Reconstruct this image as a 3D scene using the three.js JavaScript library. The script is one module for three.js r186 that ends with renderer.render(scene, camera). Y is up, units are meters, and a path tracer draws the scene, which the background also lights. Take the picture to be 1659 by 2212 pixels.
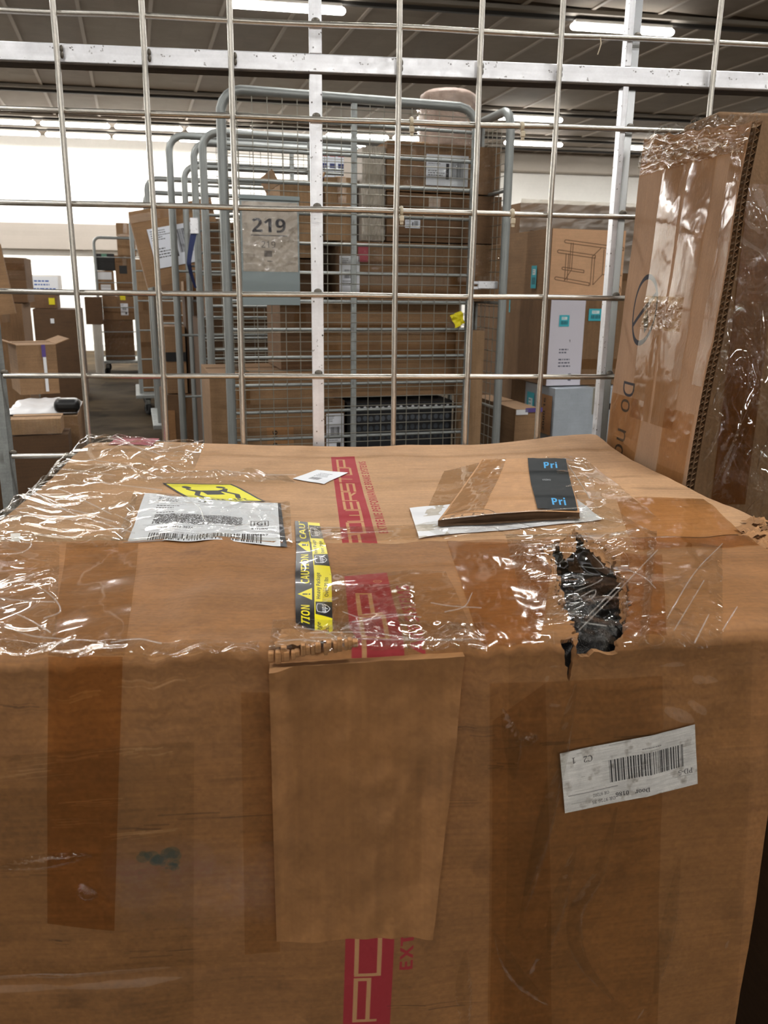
import * as THREE from 'three';
import { RoundedBoxGeometry } from 'three/addons/geometries/RoundedBoxGeometry.js';
import { mergeGeometries } from 'three/addons/utils/BufferGeometryUtils.js';
import { RectAreaLightUniformsLib } from 'three/addons/lights/RectAreaLightUniformsLib.js';
import { createNoise2D } from 'simplex-noise';

// ------------------------------------------------------------------ camera, light, exposure
const scene = new THREE.Scene();
scene.background = new THREE.Color(0x000000);
const renderer = new THREE.WebGLRenderer();
renderer.toneMapping = THREE.LinearToneMapping;
renderer.toneMappingExposure = 2.4;
renderer.shadowMap.enabled = true;
RectAreaLightUniformsLib.init();

const FOCAL = 1790, EYE = new THREE.Vector3(-0.1663, 1.15, 1.4053);
const camera = new THREE.PerspectiveCamera(2 * Math.atan(1106 / FOCAL) * 180 / Math.PI, 1659 / 2212, 0.02, 80);
const AX = new THREE.Vector3(0.99441556, 0.01218921, 0.10482896), AY = new THREE.Vector3(0.0158843, 0.96470516, -0.26285288), AZ = new THREE.Vector3(-0.104333, 0.26305013, 0.95912421);
camera.position.copy(EYE);
camera.focus = 0.95; camera.userData.fStop = 16;
camera.quaternion.setFromRotationMatrix(new THREE.Matrix4().makeBasis(AX, AY, AZ));

const LAMP_POWER = 100, LAMP_GLOW = 9;       // radiance of the light just under each tube, and of the tube itself
const LAMP_COLOR = new THREE.Color(1.0, 0.975, 0.935);

// ------------------------------------------------------------------ measuring: sight lines of the photograph cut with real planes
const V = (x, y, z) => new THREE.Vector3(x, y, z);
function sight(px, py) {
  return V(0, 0, 0).addScaledVector(AX, (px - 829.5) / FOCAL).addScaledVector(AY, -(py - 1106) / FOCAL).addScaledVector(AZ, -1);
}
const onZ = (px, py, z) => { const d = sight(px, py); return EYE.clone().addScaledVector(d, (z - EYE.z) / d.z); };
const onY = (px, py, y) => { const d = sight(px, py); return EYE.clone().addScaledVector(d, (y - EYE.y) / d.y); };
// the hall is turned a little against the cage in front: u runs along the hall's width, d into its depth, from the camera's foot
const TURN = 0.1799, HALL_R = V(Math.cos(TURN), 0, -Math.sin(TURN)), HALL_D = V(-Math.sin(TURN), 0, -Math.cos(TURN));
const hall = (u, y, d) => V(EYE.x, y, EYE.z).addScaledVector(HALL_R, u).addScaledVector(HALL_D, d);
const onD = (px, py, d) => { const s = sight(px, py); return EYE.clone().addScaledVector(s, d / s.dot(HALL_D)); };
const uOf = (p) => p.clone().sub(EYE).dot(HALL_R);

// ------------------------------------------------------------------ random and noise
let seed = 12345;
const rnd = () => { seed = (seed + 0x6d2b79f5) | 0; let t = Math.imul(seed ^ (seed >>> 15), 1 | seed); t = (t + Math.imul(t ^ (t >>> 7), 61 | t)) ^ t; return ((t ^ (t >>> 14)) >>> 0) / 4294967296; };
const rr = (a, b) => a + (b - a) * rnd();
const n2 = createNoise2D(rnd), n2b = createNoise2D(rnd), n2c = createNoise2D(rnd);
const clamp = (x, a = 0, b = 1) => Math.min(b, Math.max(a, x));
const smooth = (a, b, x) => { const t = clamp((x - a) / (b - a)); return t * t * (3 - 2 * t); };
const lerp = (a, b, t) => a + (b - a) * t;
const fbm = (x, y, o = 4) => { let s = 0, a = 0.5; for (let i = 0; i < o; i++) { s += a * n2(x, y); x = x * 2.03 + 7.1; y = y * 2.03 - 3.7; a *= 0.5; } return s; };
const ridge = (f, x, y) => { const r = 1 - Math.abs(f(x, y)); return r * r * r * r; };

// ------------------------------------------------------------------ names and tags
const taken = new Map();
function numbered(name) { const n = taken.get(name) || 0; taken.set(name, n + 1); return n ? name + '_' + String(n).padStart(3, '0') : name; }
function shade(o) { o.traverse((m) => { if (m.isMesh) { m.castShadow = true; m.receiveShadow = true; } }); }
function thing(name, label, category, pos = V(0, 0, 0), turn = 0, group) {
  const o = new THREE.Group(); o.name = numbered(name); scene.add(o);
  o.position.copy(pos); o.rotation.y = turn; o.userData = { label, category };
  if (group) o.userData.group = group;
  return o;
}
function obj(name, geo, mat, parent) {
  const m = new THREE.Mesh(Array.isArray(geo) ? (geo.length > 1 ? mergeGeometries(geo.map(plain)) : geo[0]) : geo, mat);
  m.name = parent === scene ? numbered(name) : name; m.castShadow = m.receiveShadow = true; parent.add(m); return m;
}
const plain = (g) => { const h = g.index ? g.toNonIndexed() : g; for (const k of Object.keys(h.attributes)) if (!['position', 'normal', 'uv'].includes(k)) h.deleteAttribute(k); h.morphAttributes = {}; return h; };
function struct(name, geo, mat) { const m = obj(name, geo, mat, scene); m.userData = { kind: 'structure' }; return m; }

// ------------------------------------------------------------------ geometry helpers
function boxUV(g, k = 1) {                                        // uv in metres, by the way each face points
  const p = g.attributes.position, n = g.attributes.normal, uv = new Float32Array(p.count * 2);
  for (let i = 0; i < p.count; i++) {
    const ax = Math.abs(n.getX(i)), ay = Math.abs(n.getY(i)), az = Math.abs(n.getZ(i));
    const [a, b] = ay > ax && ay > az ? [p.getX(i), p.getZ(i)] : ax > az ? [p.getZ(i), p.getY(i)] : [p.getX(i), p.getY(i)];
    uv[2 * i] = a * k; uv[2 * i + 1] = b * k;
  }
  g.setAttribute('uv', new THREE.BufferAttribute(uv, 2)); return g;
}
const bx = (w, h, d, x = 0, y = 0, z = 0) => boxUV(new THREE.BoxGeometry(w, h, d).translate(x, y, z));
const rbx = (w, h, d, r = 0.004, x = 0, y = 0, z = 0) => boxUV(plain(new RoundedBoxGeometry(w, h, d, 2, Math.min(r, w / 2.1, h / 2.1, d / 2.1)))).translate(x, y, z);
function rod(a, b, r, seg = 8) {                                  // a straight round bar
  const d = b.clone().sub(a), g = new THREE.CylinderGeometry(r, r, d.length(), seg, 1);
  g.applyQuaternion(new THREE.Quaternion().setFromUnitVectors(V(0, 1, 0), d.clone().normalize()));
  return plain(g.translate((a.x + b.x) / 2, (a.y + b.y) / 2, (a.z + b.z) / 2));
}
function tube(points, r, seg = 60, rad = 10) { return plain(new THREE.TubeGeometry(new THREE.CatmullRomCurve3(points, false, 'catmullrom', 0.1), seg, r, rad)); }
function sheet(nu, nv, f, uvf) {                                  // a grid of points f(s, t) with smooth normals
  const pos = new Float32Array((nu + 1) * (nv + 1) * 3), uv = new Float32Array((nu + 1) * (nv + 1) * 2), idx = [];
  for (let j = 0, k = 0; j <= nv; j++) for (let i = 0; i <= nu; i++, k++) {
    const s = i / nu, t = j / nv, p = f(s, t), q = uvf ? uvf(s, t, p) : [s, 1 - t];
    pos.set([p.x, p.y, p.z], 3 * k); uv.set(q, 2 * k);
    if (i < nu && j < nv) { const a = k, b = k + 1, c = k + nu + 1, d = c + 1; idx.push(a, c, b, b, c, d); }
  }
  const g = new THREE.BufferGeometry();
  g.setAttribute('position', new THREE.BufferAttribute(pos, 3)); g.setAttribute('uv', new THREE.BufferAttribute(uv, 2)); g.setIndex(idx); g.computeVertexNormals(); return g;
}
function inPoly(poly, x, y) {
  let c = false;
  for (let i = 0, j = poly.length - 1; i < poly.length; j = i++) { const [a, b] = poly[i], [e, f] = poly[j]; if ((b > y) !== (f > y) && x < (e - a) * (y - b) / (f - b) + a) c = !c; }
  return c;
}
function polyDist(poly, x, y) {                                   // signed distance, negative inside
  let m = 1e9;
  for (let i = 0, j = poly.length - 1; i < poly.length; j = i++) {
    const [a, b] = poly[j], [e, f] = poly[i], dx = e - a, dy = f - b, t = clamp(((x - a) * dx + (y - b) * dy) / (dx * dx + dy * dy + 1e-12));
    m = Math.min(m, Math.hypot(a + t * dx - x, b + t * dy - y));
  }
  return inPoly(poly, x, y) ? -m : m;
}
function clip(g, field, depth) {                                  // keeps field > 0; returns [kept geometry, torn edge going down by depth]
  const p = g.attributes.position, n = g.attributes.normal, uv = g.attributes.uv, ix = g.index.array, P = [], N = [], U = [], E = [];
  const val = new Float32Array(p.count);
  for (let i = 0; i < p.count; i++) val[i] = field(p.getX(i), p.getY(i), p.getZ(i));
  const vert = (i) => [p.getX(i), p.getY(i), p.getZ(i), n.getX(i), n.getY(i), n.getZ(i), uv.getX(i), uv.getY(i)];
  const put = (v) => { P.push(v[0], v[1], v[2]); N.push(v[3], v[4], v[5]); U.push(v[6], v[7]); };
  for (let t = 0; t < ix.length; t += 3) {
    const id = [ix[t], ix[t + 1], ix[t + 2]], inside = id.filter((i) => val[i] > 0).length;
    if (!inside) continue;
    if (inside === 3) { id.forEach((i) => put(vert(i))); continue; }
    const poly = [], cut = [];
    for (let k = 0; k < 3; k++) {
      const i = id[k], j = id[(k + 1) % 3];
      if (val[i] > 0) poly.push(vert(i));
      if ((val[i] > 0) !== (val[j] > 0)) { const s = val[i] / (val[i] - val[j]), a = vert(i), b = vert(j), m = a.map((x, q) => x + (b[q] - x) * s); poly.push(m); cut.push(m); }
    }
    for (let k = 1; k + 1 < poly.length; k++) { put(poly[0]); put(poly[k]); put(poly[k + 1]); }
    if (cut.length === 2) E.push(cut);
  }
  const make = (P, N, U) => { const h = new THREE.BufferGeometry(); h.setAttribute('position', new THREE.Float32BufferAttribute(P, 3)); h.setAttribute('normal', new THREE.Float32BufferAttribute(N, 3)); h.setAttribute('uv', new THREE.Float32BufferAttribute(U, 2)); return h; };
  const kept = make(P, N, U), Q = [], R = [], S = [];
  for (const [a, b] of E) {
    const A = V(a[0], a[1], a[2]), B = V(b[0], b[1], b[2]), w = V(a[3], a[4], a[5]).multiplyScalar(-depth), C = A.clone().add(w), D = B.clone().add(w), m = B.clone().sub(A).cross(w).normalize();
    for (const q of [A, B, C, B, D, C]) { Q.push(q.x, q.y, q.z); R.push(m.x, m.y, m.z); S.push(q.x + q.z, q.y); }
  }
  return [kept, make(Q, R, S)];
}

// ------------------------------------------------------------------ textures
function noiseTile(n, cell, octaves, sx = 1, sy = 1) {            // tileable value noise, 0..1
  const out = new Float32Array(n * n); let amp = 1, tot = 0;
  for (let o = 0; o < octaves; o++) {
    const gx = Math.max(2, Math.round(n / (cell * sx)) << o), gy = Math.max(2, Math.round(n / (cell * sy)) << o), grid = new Float32Array(gx * gy);
    for (let i = 0; i < grid.length; i++) grid[i] = rnd();
    for (let y = 0; y < n; y++) {
      const fy = y / n * gy, y0 = Math.floor(fy), ty = fy - y0, wy = ty * ty * (3 - 2 * ty), ya = (y0 % gy) * gx, yb = ((y0 + 1) % gy) * gx;
      for (let x = 0; x < n; x++) {
        const fx = x / n * gx, x0 = Math.floor(fx), tx = fx - x0, wx = tx * tx * (3 - 2 * tx), xa = x0 % gx, xb = (x0 + 1) % gx;
        out[y * n + x] += amp * lerp(lerp(grid[ya + xa], grid[ya + xb], wx), lerp(grid[yb + xa], grid[yb + xb], wx), wy);
      }
    }
    tot += amp; amp *= 0.55;
  }
  for (let i = 0; i < out.length; i++) out[i] /= tot;
  return out;
}
const N_FINE = noiseTile(512, 4, 2), N_MID = noiseTile(512, 40, 4), N_BIG = noiseTile(512, 170, 3), N_STREAK = noiseTile(512, 4, 3, 26, 1), N_BLOT = noiseTile(512, 26, 3);
const tap = (t, x, y) => t[((y | 0) & 511) * 512 + ((x | 0) & 511)];
function canvas(w, h) { const c = document.createElement('canvas'); c.width = w; c.height = h; return c; }
function tex(c, srgb = true) { const t = new THREE.CanvasTexture(c); if (srgb) t.colorSpace = THREE.SRGBColorSpace; t.anisotropy = 8; return t; }
function fillNoise(c, base, { fine = 0.05, mid = 0.06, big = 0.06, streak = 0.07, blot = 0, vertical = false, off = 0, px = 1 } = {}) {
  const ctx = c.getContext('2d'), im = ctx.createImageData(c.width, c.height), a = im.data;
  for (let y = 0, k = 0; y < c.height; y++) for (let x = 0; x < c.width; x++, k += 4) {
    const X = x * px + off, Y = y * px + off * 3;
    let m = 1 + fine * (tap(N_FINE, X, Y) - 0.5) * 2 + mid * (tap(N_MID, X * 0.7, Y * 0.7) - 0.5) * 2 + big * (tap(N_BIG, X * 0.31, Y * 0.31) - 0.5) * 2 + streak * ((vertical ? tap(N_STREAK, Y, X) : tap(N_STREAK, X, Y)) - 0.5) * 2;
    const b = blot ? blot * Math.max(0, tap(N_BLOT, X * 0.5 + 90, Y * 0.5) - 0.6) * 3 : 0;
    m -= b;
    a[k] = base[0] * m; a[k + 1] = base[1] * m * (1 - b * 0.1); a[k + 2] = base[2] * m * (1 - b * 0.2); a[k + 3] = 255;
  }
  ctx.putImageData(im, 0, 0); return ctx;
}
function tileTex(base, opt, metres = 0.5, n = 512) {
  const c = canvas(n, n); fillNoise(c, base, opt);
  const t = tex(c); t.wrapS = t.wrapT = THREE.RepeatWrapping; t.repeat.set(1 / metres, 1 / metres); return t;
}
function grayTile(f, metres, n = 512) {
  const a = new Uint8Array(n * n * 4);
  for (let y = 0, k = 0; y < n; y++) for (let x = 0; x < n; x++, k += 4) { const v = clamp(f(x, y)) * 255; a[k] = a[k + 1] = a[k + 2] = v; a[k + 3] = 255; }
  const t = new THREE.DataTexture(a, n, n); t.magFilter = THREE.LinearFilter; t.wrapS = t.wrapT = THREE.RepeatWrapping; t.repeat.set(1 / metres, 1 / metres); t.needsUpdate = true; return t;
}
function speckled(rgb) {                                          // pale zinc coat with small dark nicks
  const c = canvas(512, 512), x = fillNoise(c, rgb, { streak: 0.015, fine: 0.015, mid: 0.04, big: 0.05, off: 71 });
  for (let k = 0; k < 150; k++) { x.fillStyle = `rgba(50,46,44,${rr(0.3, 0.85)})`; const px = rr(0, 512), py = rr(0, 512), n = 1 + Math.floor(rr(0, 4)); for (let i = 0; i < n; i++) { x.beginPath(); x.ellipse(px + rr(-5, 5), py + rr(-5, 5), rr(0.8, 3), rr(0.8, 2.4), rr(0, 3), 0, 7); x.fill(); } }
  const t = tex(c); t.wrapS = t.wrapT = THREE.RepeatWrapping; t.repeat.set(1 / 0.3, 1 / 0.3); return t;
}
const std = (o) => new THREE.MeshStandardMaterial(o), phys = (o) => new THREE.MeshPhysicalMaterial(o);
const KRAFT_BUMP = grayTile((x, y) => 0.5 + 0.5 * (tap(N_FINE, x, y) - 0.5) + 0.3 * (tap(N_MID, x, y) - 0.5), 0.4);
const kraft = (rgb, opt = {}) => std({ map: tileTex(rgb, { streak: 0.08, ...opt }), roughness: 0.86, bumpMap: KRAFT_BUMP, bumpScale: 0.0006 });
const M = {};
M.kraft = [kraft([142, 111, 80], { off: 11 }), kraft([128, 98, 69], { off: 97, vertical: true }), kraft([112, 84, 58], { off: 203 }), kraft([162, 130, 97], { off: 311, vertical: true }), kraft([90, 66, 44], { off: 407 })];
M.tape = phys({ color: 0xf3e3cb, roughness: 0.1, transmission: 1, thickness: 0, ior: 1.5 });
M.clearTape = phys({ color: 0xf8f3ea, roughness: 0.08, transmission: 1, thickness: 0, ior: 1.5 });
M.film = phys({ color: 0xf8f8f6, specularIntensity: 0.85, roughness: 0.03, transmission: 1, thickness: 0, ior: 1.52 });
M.cloudyFilm = phys({ color: 0xe6e2da, roughness: 0.3, transmission: 0.8, thickness: 0, ior: 1.5 });
const wireTex = tileTex([206, 202, 194], { streak: 0, fine: 0.05, blot: 0.1, mid: 0.05, off: 55 }, 0.3), wireRough = grayTile((x, y) => 0.3 + 0.35 * tap(N_MID, x, y) + 0.15 * tap(N_FINE, x, y), 0.1);
M.wire = std({ map: wireTex, metalness: 1, roughness: 0.36 });
M.galvanised = std({ map: speckled([238, 240, 246]), metalness: 0.7, roughness: 0.72, roughnessMap: wireRough });
M.zinc = std({ map: tileTex([160, 165, 164], { streak: 0.05, mid: 0.1, big: 0.1, blot: 0.2, off: 131 }, 0.3), metalness: 0.6, roughness: 0.95, roughnessMap: wireRough });
M.zincFine = std({ color: 0x9a978c, metalness: 0.65, roughness: 0.5 });
M.steel = std({ color: 0xb9bcc0, metalness: 1, roughness: 0.22 });
M.darkBrown = std({ map: tileTex([66, 56, 47], { mid: 0.2, blot: 0.4, off: 7 }, 0.1), metalness: 0.3, roughness: 0.6 });
M.pleat = phys({ color: 0xffffff, roughness: 0.07, transmission: 0.9, thickness: 0, ior: 1.6 });
M.weld = std({ color: 0x6f6a62, metalness: 0.8, roughness: 0.45 });
M.black = std({ color: 0x151515, roughness: 0.55 });
M.rubber = std({ color: 0x1b1b1c, roughness: 0.75 });
M.paper = std({ color: 0xe4e6ea, roughness: 0.7 });
M.white = std({ color: 0xf2f0ec, roughness: 0.75 });

// ------------------------------------------------------------------ the hall: floor, walls, ceiling, lamps
const ROOM = { left: -10, right: 17, front: -9, back: 15.4, top: 3.44 }, SKEW = 0.1235, SLOPE = Math.tan(SKEW), WALL_TURN = TURN - SKEW;
M.floor = phys({ specularIntensity: 0.1, map: tileTex([66, 56, 42], { streak: 0.04, mid: 0.26, big: 0.3, blot: 0.5, off: 17 }, 2.4), roughness: 0.85, bumpMap: KRAFT_BUMP, bumpScale: 0.0004 });
M.wall = std({ map: tileTex([240, 238, 232], { fine: 0.01, streak: 0.01, mid: 0.02, big: 0.03 }, 3), roughness: 0.8 });
M.beige = std({ map: tileTex([196, 187, 175], { fine: 0.01, streak: 0.02, mid: 0.03, big: 0.03 }, 3), roughness: 0.7 });
M.ceiling = [[138, 126, 113], [131, 119, 107], [143, 131, 118]].map((c, i) => std({ map: tileTex(c, { fine: 0.02, streak: 0.03, mid: 0.05, big: 0.06, off: i * 77 }, 1.5), roughness: 0.85 }));
M.band = std({ map: tileTex([118, 111, 103], { fine: 0.01, streak: 0.02, mid: 0.03, big: 0.03 }, 3), roughness: 0.7 });
M.batten = std({ color: 0xa3978a, roughness: 0.7 });
M.rail = std({ color: 0x9a9389, roughness: 0.55 });
M.railDark = std({ color: 0x2b2723, roughness: 0.7 });
M.lampGlow = std({ color: 0xffffff, emissive: LAMP_COLOR, emissiveIntensity: LAMP_GLOW, roughness: 0.4 });
{
  const turn = (m) => { m.rotation.y = WALL_TURN; return m; };
  const mid = (ROOM.left + ROOM.right) / 2, wide = ROOM.right - ROOM.left + 4, deep = ROOM.back - ROOM.front + 4, dm = (ROOM.back + ROOM.front) / 2;
  const put = (m, u, y, d) => { m.position.copy(hall(u, y, d - SLOPE * u)); return turn(m); };
  put(struct('floor', bx(wide, 0.2, deep + 2), M.floor), mid, -0.1, dm);
  put(struct('ceiling', bx(wide, 0.2, deep + 2), M.beige), mid, ROOM.top + 0.16, dm);
  put(struct('wall_back', bx(wide, ROOM.top + 0.2, 0.3), M.wall), mid, (ROOM.top + 0.2) / 2, ROOM.back + 0.15);
  put(struct('wall_front', bx(wide, ROOM.top + 0.2, 0.3), M.wall), mid, (ROOM.top + 0.2) / 2, ROOM.front - 0.15);  // unseen wall behind the camera, white to brighten the cage rail
  put(struct('wall_left', bx(0.3, ROOM.top + 0.2, deep), M.wall), ROOM.left - 0.15, (ROOM.top + 0.2) / 2, dm);
  put(struct('wall_right', bx(0.3, ROOM.top + 0.2, deep), M.beige), ROOM.right + 0.15, (ROOM.top + 0.2) / 2, dm);
  put(struct('trim_1', rbx(wide - 14, 0.42, 0.1, 0.01), M.band), ROOM.left + 5, 1.88, ROOM.back - 0.06);      // beige band along the white wall
  put(struct('trim_2', rbx(11, 0.3, 0.22, 0.01), M.beige), 9.4, 3.29, ROOM.back - 0.12);                      // header under the ceiling
  put(struct('baseboard_back', rbx(wide, 0.12, 0.05, 0.01), M.wall), mid, 0.06, ROOM.back - 0.03);
  // ceiling boards between the light rails, and the pale battens over their joints
  const ceilingSlab = scene.getObjectByName('ceiling'), inv = new THREE.Matrix4();
  ceilingSlab.updateMatrixWorld(true); inv.copy(ceilingSlab.matrixWorld).invert();
  const boardShape = [3.93, 3.85].map((l) => bx(0.592, 0.03, l)), battenShape = bx(0.032, 0.014, 24.4), local = new THREE.Matrix4();
  const at = (m, u, y, d) => { local.makeRotationY(TURN).setPosition(hall(u, y, d)); m.matrixAutoUpdate = true; m.applyMatrix4(inv.clone().multiply(local)); };
  for (let c = 0; c < 45; c++) {
    const u = -10.2 + c * 0.6;
    for (let r = 0; r < 6; r++) {
      const m = obj('ceiling_board', boardShape[r % 2], M.ceiling[(c * 7 + r * 3) % 3], ceilingSlab);
      at(m, u, ROOM.top + 0.02, -8.3 + 3.98 * (r + 0.5) - SLOPE * u);
    }
    at(obj('batten', battenShape, M.batten, ceilingSlab), u + 0.3, ROOM.top, 3.4 - SLOPE * u);
  }
  // light rails
  const rows = [-8.3, -4.3, 0.55, 3.9, 7.66, 11.65, 13.55, 14.5];
  rows.forEach((d, i) => {
    put(struct('trim_' + (3 + 2 * i), rbx(wide - 1, 0.035, 0.14, 0.006), M.rail), mid, ROOM.top - 0.02, d);
    put(struct('trim_' + (4 + 2 * i), rbx(wide - 1, 0.03, 0.05, 0.006), M.railDark), mid, ROOM.top - 0.05, d + 0.03);
  });
  const L = 0.95, bodyShape = [rbx(L - 0.06, 0.03, 0.07, 0.008)], tubeShape = plain(new THREE.CapsuleGeometry(0.036, L - 0.072, 6, 14).rotateZ(Math.PI / 2).scale(1, 0.8, 1.15));
  const lampHousing = std({ color: 0xe8e6e0, roughness: 0.5 });
  const spots = [];
  const names = { 4: 'nearest lit rail', 5: 'second rail', 6: 'long row before the white wall', 7: 'row closest to the white wall' };
  const add = (row, list) => list.forEach((u, k) => spots.push([row, u, k, list.length]));
  add(0, [-6, -4, -2, 0, 2, 4, 6]); add(1, [-5.8, -2.9, 0, 2.9, 5.8, 8.7]); add(2, [-7.2, -4.3, -1.4, 1.5, 4.3, 7.2]); add(3, [-7.3, -4.4, -1.55, 1.35, 4.2, 7.1, 10]);  // unseen lamps, placed to light the box top, box front and cage rail
  add(4, [-7.3, -4.4, -1.55, 1.35, 4.22, 7.1, 10]); add(5, [-6.6, -2.6, 5.2, 9.1]);
  add(6, [-7.7, -6.7, -5.7, -4.68, -3.67, -2.66, -1.65, -0.64, 0.37, 1.38, 3.4, 4.41, 6.15, 8.0, 10]); add(7, [-7.7, -6.7, -5.7, -4.7, -3.7, -2.7, -1.68, -0.66, 0.33, 1.32, 2.3, 3.3]);
  const order = ['first', 'second', 'third', 'fourth', 'fifth', 'sixth', 'seventh', 'eighth', 'ninth', 'tenth', 'eleventh', 'twelfth', 'thirteenth', 'fourteenth', 'fifteenth'];
  const seen = new Map(), frame = (u, row) => { const p = hall(u, ROOM.top - 0.12, rows[row] - SLOPE * u).sub(EYE), z = -p.dot(AZ), x = 829.5 + FOCAL * p.dot(AX) / z, y = 1106 - FOCAL * p.dot(AY) / z; return z > 0 && x > -60 && x < 1700 && y > -10; };
  for (const [row, u] of spots) {
    const inView = frame(u, row), key = row + (inView ? 'v' : 'h'), k = seen.get(key) || 0; seen.set(key, k + 1);
    const where = names[row] || ['rail farthest behind the camera', 'second rail behind the camera', 'rail lighting the box top', 'rail ahead of the camera'][row];
    const t = thing('ceiling_light', inView ? `white tube light on the ${where}, ${order[k]} in view from left` : `tube light out of view on the ${where}, ${order[k]} from left`, 'light', hall(u, ROOM.top - 0.1, rows[row] - SLOPE * u), WALL_TURN, 'tube lights of the ' + where);
    obj('housing', bodyShape, lampHousing, t).position.y = 0.018;
    const g = obj('light_tube', tubeShape, M.lampGlow, t); g.position.y = -0.018; g.castShadow = false;
    const light = new THREE.RectAreaLight(LAMP_COLOR, LAMP_POWER, L - 0.06, 0.05);
    light.rotation.x = -Math.PI / 2; light.position.y = -0.052; t.add(light);
  }
}

// ------------------------------------------------------------------ the wire cage whose back wall stands behind the big box
const CELL = 0.127, ROWH = 0.13236, ROW0 = 1.5316, WIRE_R = 0.0044, DECK = 0.2;
const colX = (c) => (c - 4) * CELL, rowY = (r) => ROW0 - r * ROWH;
{
  const t = thing('wire_cage', 'galvanised steel wire cage trolley around the damaged cardboard box', 'cage');
  const top = 1.86, z0 = 0, near = 0.95, L = colX(-1), Rr = colX(11);
  const rows = []; for (let r = -2; r <= 9; r++) rows.push(rowY(r));
  const wobble = (a, b, amp, vertical) => {                       // a drawn wire is never quite straight
    const pts = []; for (let i = 0; i <= 14; i++) { const k = i / 14, o = amp * n2(a.x * 9 + i * 0.31, a.y * 7 + i * 0.17); pts.push(a.clone().lerp(b, k).add(vertical ? V(o, 0, o * 0.5) : V(0, o, o * 0.5))); }
    return plain(new THREE.TubeGeometry(new THREE.CatmullRomCurve3(pts), 40, WIRE_R, 8));
  };
  const withUV = (g, k = 1) => { const p = g.attributes.position, uv = g.attributes.uv; for (let i = 0; i < p.count; i++) uv.setXY(i, (p.getX(i) + p.getY(i)) * k, (p.getZ(i) + p.getX(i) * 0.3 + uv.getY(i) * 0.02) * k); return g; };
  const uprights = [-1, 3, 7, 11];
  for (let c = -1; c <= 11; c++) if (!uprights.includes(c)) obj('wire', withUV(wobble(V(colX(c) + rr(-0.001, 0.001), DECK, z0 + WIRE_R), V(colX(c), top - 0.02, z0 + WIRE_R), 0.0012, true)), M.wire, t);
  for (const y of rows) obj('wire', withUV(wobble(V(L, y, z0 - WIRE_R * 0.9), V(Rr, y, z0 - WIRE_R * 0.9), 0.0012, false)), M.wire, t);
  // uprights stand behind the wires, cut by the flat rail
  const railY = 1.4795, railH = 0.0265, back = z0 - 2 * WIRE_R, upW = 0.0195;
  for (const c of uprights) {
    const x = colX(c) - (c < 0 ? 0.016 : 0);
    for (const [a, b] of [[DECK - 0.1, railY - railH / 2], [railY + railH / 2, top]]) {
      const parts = c === 7 ? [rbx(0.0095, b - a, 0.02, 0.001, -0.011, 0, -0.01)] : [rbx(upW, b - a, 0.003, 0.001, 0, 0, -0.0015)];
      if (c === 7) { const web = obj('upright_web', [rbx(0.019, b - a, 0.003, 0.0006, 0.0025, 0, -0.0185)], M.steel, t); web.position.set(x, (a + b) / 2, back); } else parts.push(rbx(0.003, b - a, 0.024, 0.001, -upW / 2 + 0.0015, 0, -0.0125), rbx(0.003, b - a, 0.024, 0.001, upW / 2 - 0.0015, 0, -0.0125));
      const m = obj('upright', parts, c < 0 ? M.zinc : M.galvanised, t); m.position.set(x, (a + b) / 2, back);
    }
  }
  obj('rail', [rbx(Rr - L + 0.02, railH, 0.034, 0.002, 0, 0, -0.017)], M.galvanised, t).position.set((L + Rr) / 2, railY, back);
  obj('dark_underside', [rbx(Rr - L + 0.018, 0.003, 0.034, 0.0008, 0, 0, -0.0165)], M.darkBrown, t).position.set((L + Rr) / 2, railY - railH / 2 - 0.0012, back);  // dark brown strip along the whole underside of the rail
  obj('top_rail', [rbx(Rr - L + 0.02, 0.03, 0.022, 0.002, 0, 0, -0.011)], M.galvanised, t).position.set((L + Rr) / 2, top, back);
  obj('bottom_rail', [rbx(Rr - L + 0.02, 0.03, 0.022, 0.002, 0, 0, -0.011)], M.galvanised, t).position.set((L + Rr) / 2, DECK - 0.03, back);
  for (let c = -1; c <= 11; c++) {                                // weld beads
    const x = colX(c);
    if (!uprights.includes(c)) for (const k of [0, 1]) obj('weld_bead', plain(new THREE.SphereGeometry(0.0036, 8, 6).scale(0.8, 1.5, 0.7)), M.weld, t).position.set(x + 0.0052, railY + 0.004 - k * 0.008, z0 - 0.0035);
    else for (const y of rows) obj('weld_bead', plain(new THREE.SphereGeometry(0.006, 8, 6).scale(1.1, 0.8, 0.4)), M.weld, t).position.set(x + 0.0005, y + 0.0055, back + 0.0015);
  }
  // side walls, deck and castors carry the wall
  for (const x of [L - 0.012, Rr + 0.012]) {
    obj('side_post', [rbx(0.026, top - 0.1, 0.026, 0.004)], M.galvanised, t).position.set(x, (top + 0.1) / 2, near);
    for (const y of [DECK + 0.02, 0.7, 1.2, 1.7]) obj('side_rail', [rbx(0.02, 0.024, near, 0.003)], M.galvanised, t).position.set(x, y, near / 2);
    for (let k = 1; k < 7; k++) obj('wire', rod(V(x, DECK, k * CELL), V(x, top - 0.05, k * CELL), WIRE_R), M.wire, t);
  }
  obj('deck', [rbx(Rr - L + 0.05, 0.03, near + 0.05, 0.004)], M.zinc, t).position.set((L + Rr) / 2, DECK - 0.06, near / 2);
  for (const x of [L + 0.08, Rr - 0.08]) for (const z of [0.1, near - 0.1]) {
    obj('castor', [plain(new THREE.TorusGeometry(0.038, 0.02, 10, 20).rotateY(Math.PI / 2)), rod(V(-0.02, 0, 0), V(0.02, 0, 0), 0.03, 14), bx(0.05, 0.05, 0.05, 0, 0.06, 0)], M.rubber, t).position.set(x, 0.06, z);
  }
}
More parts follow.
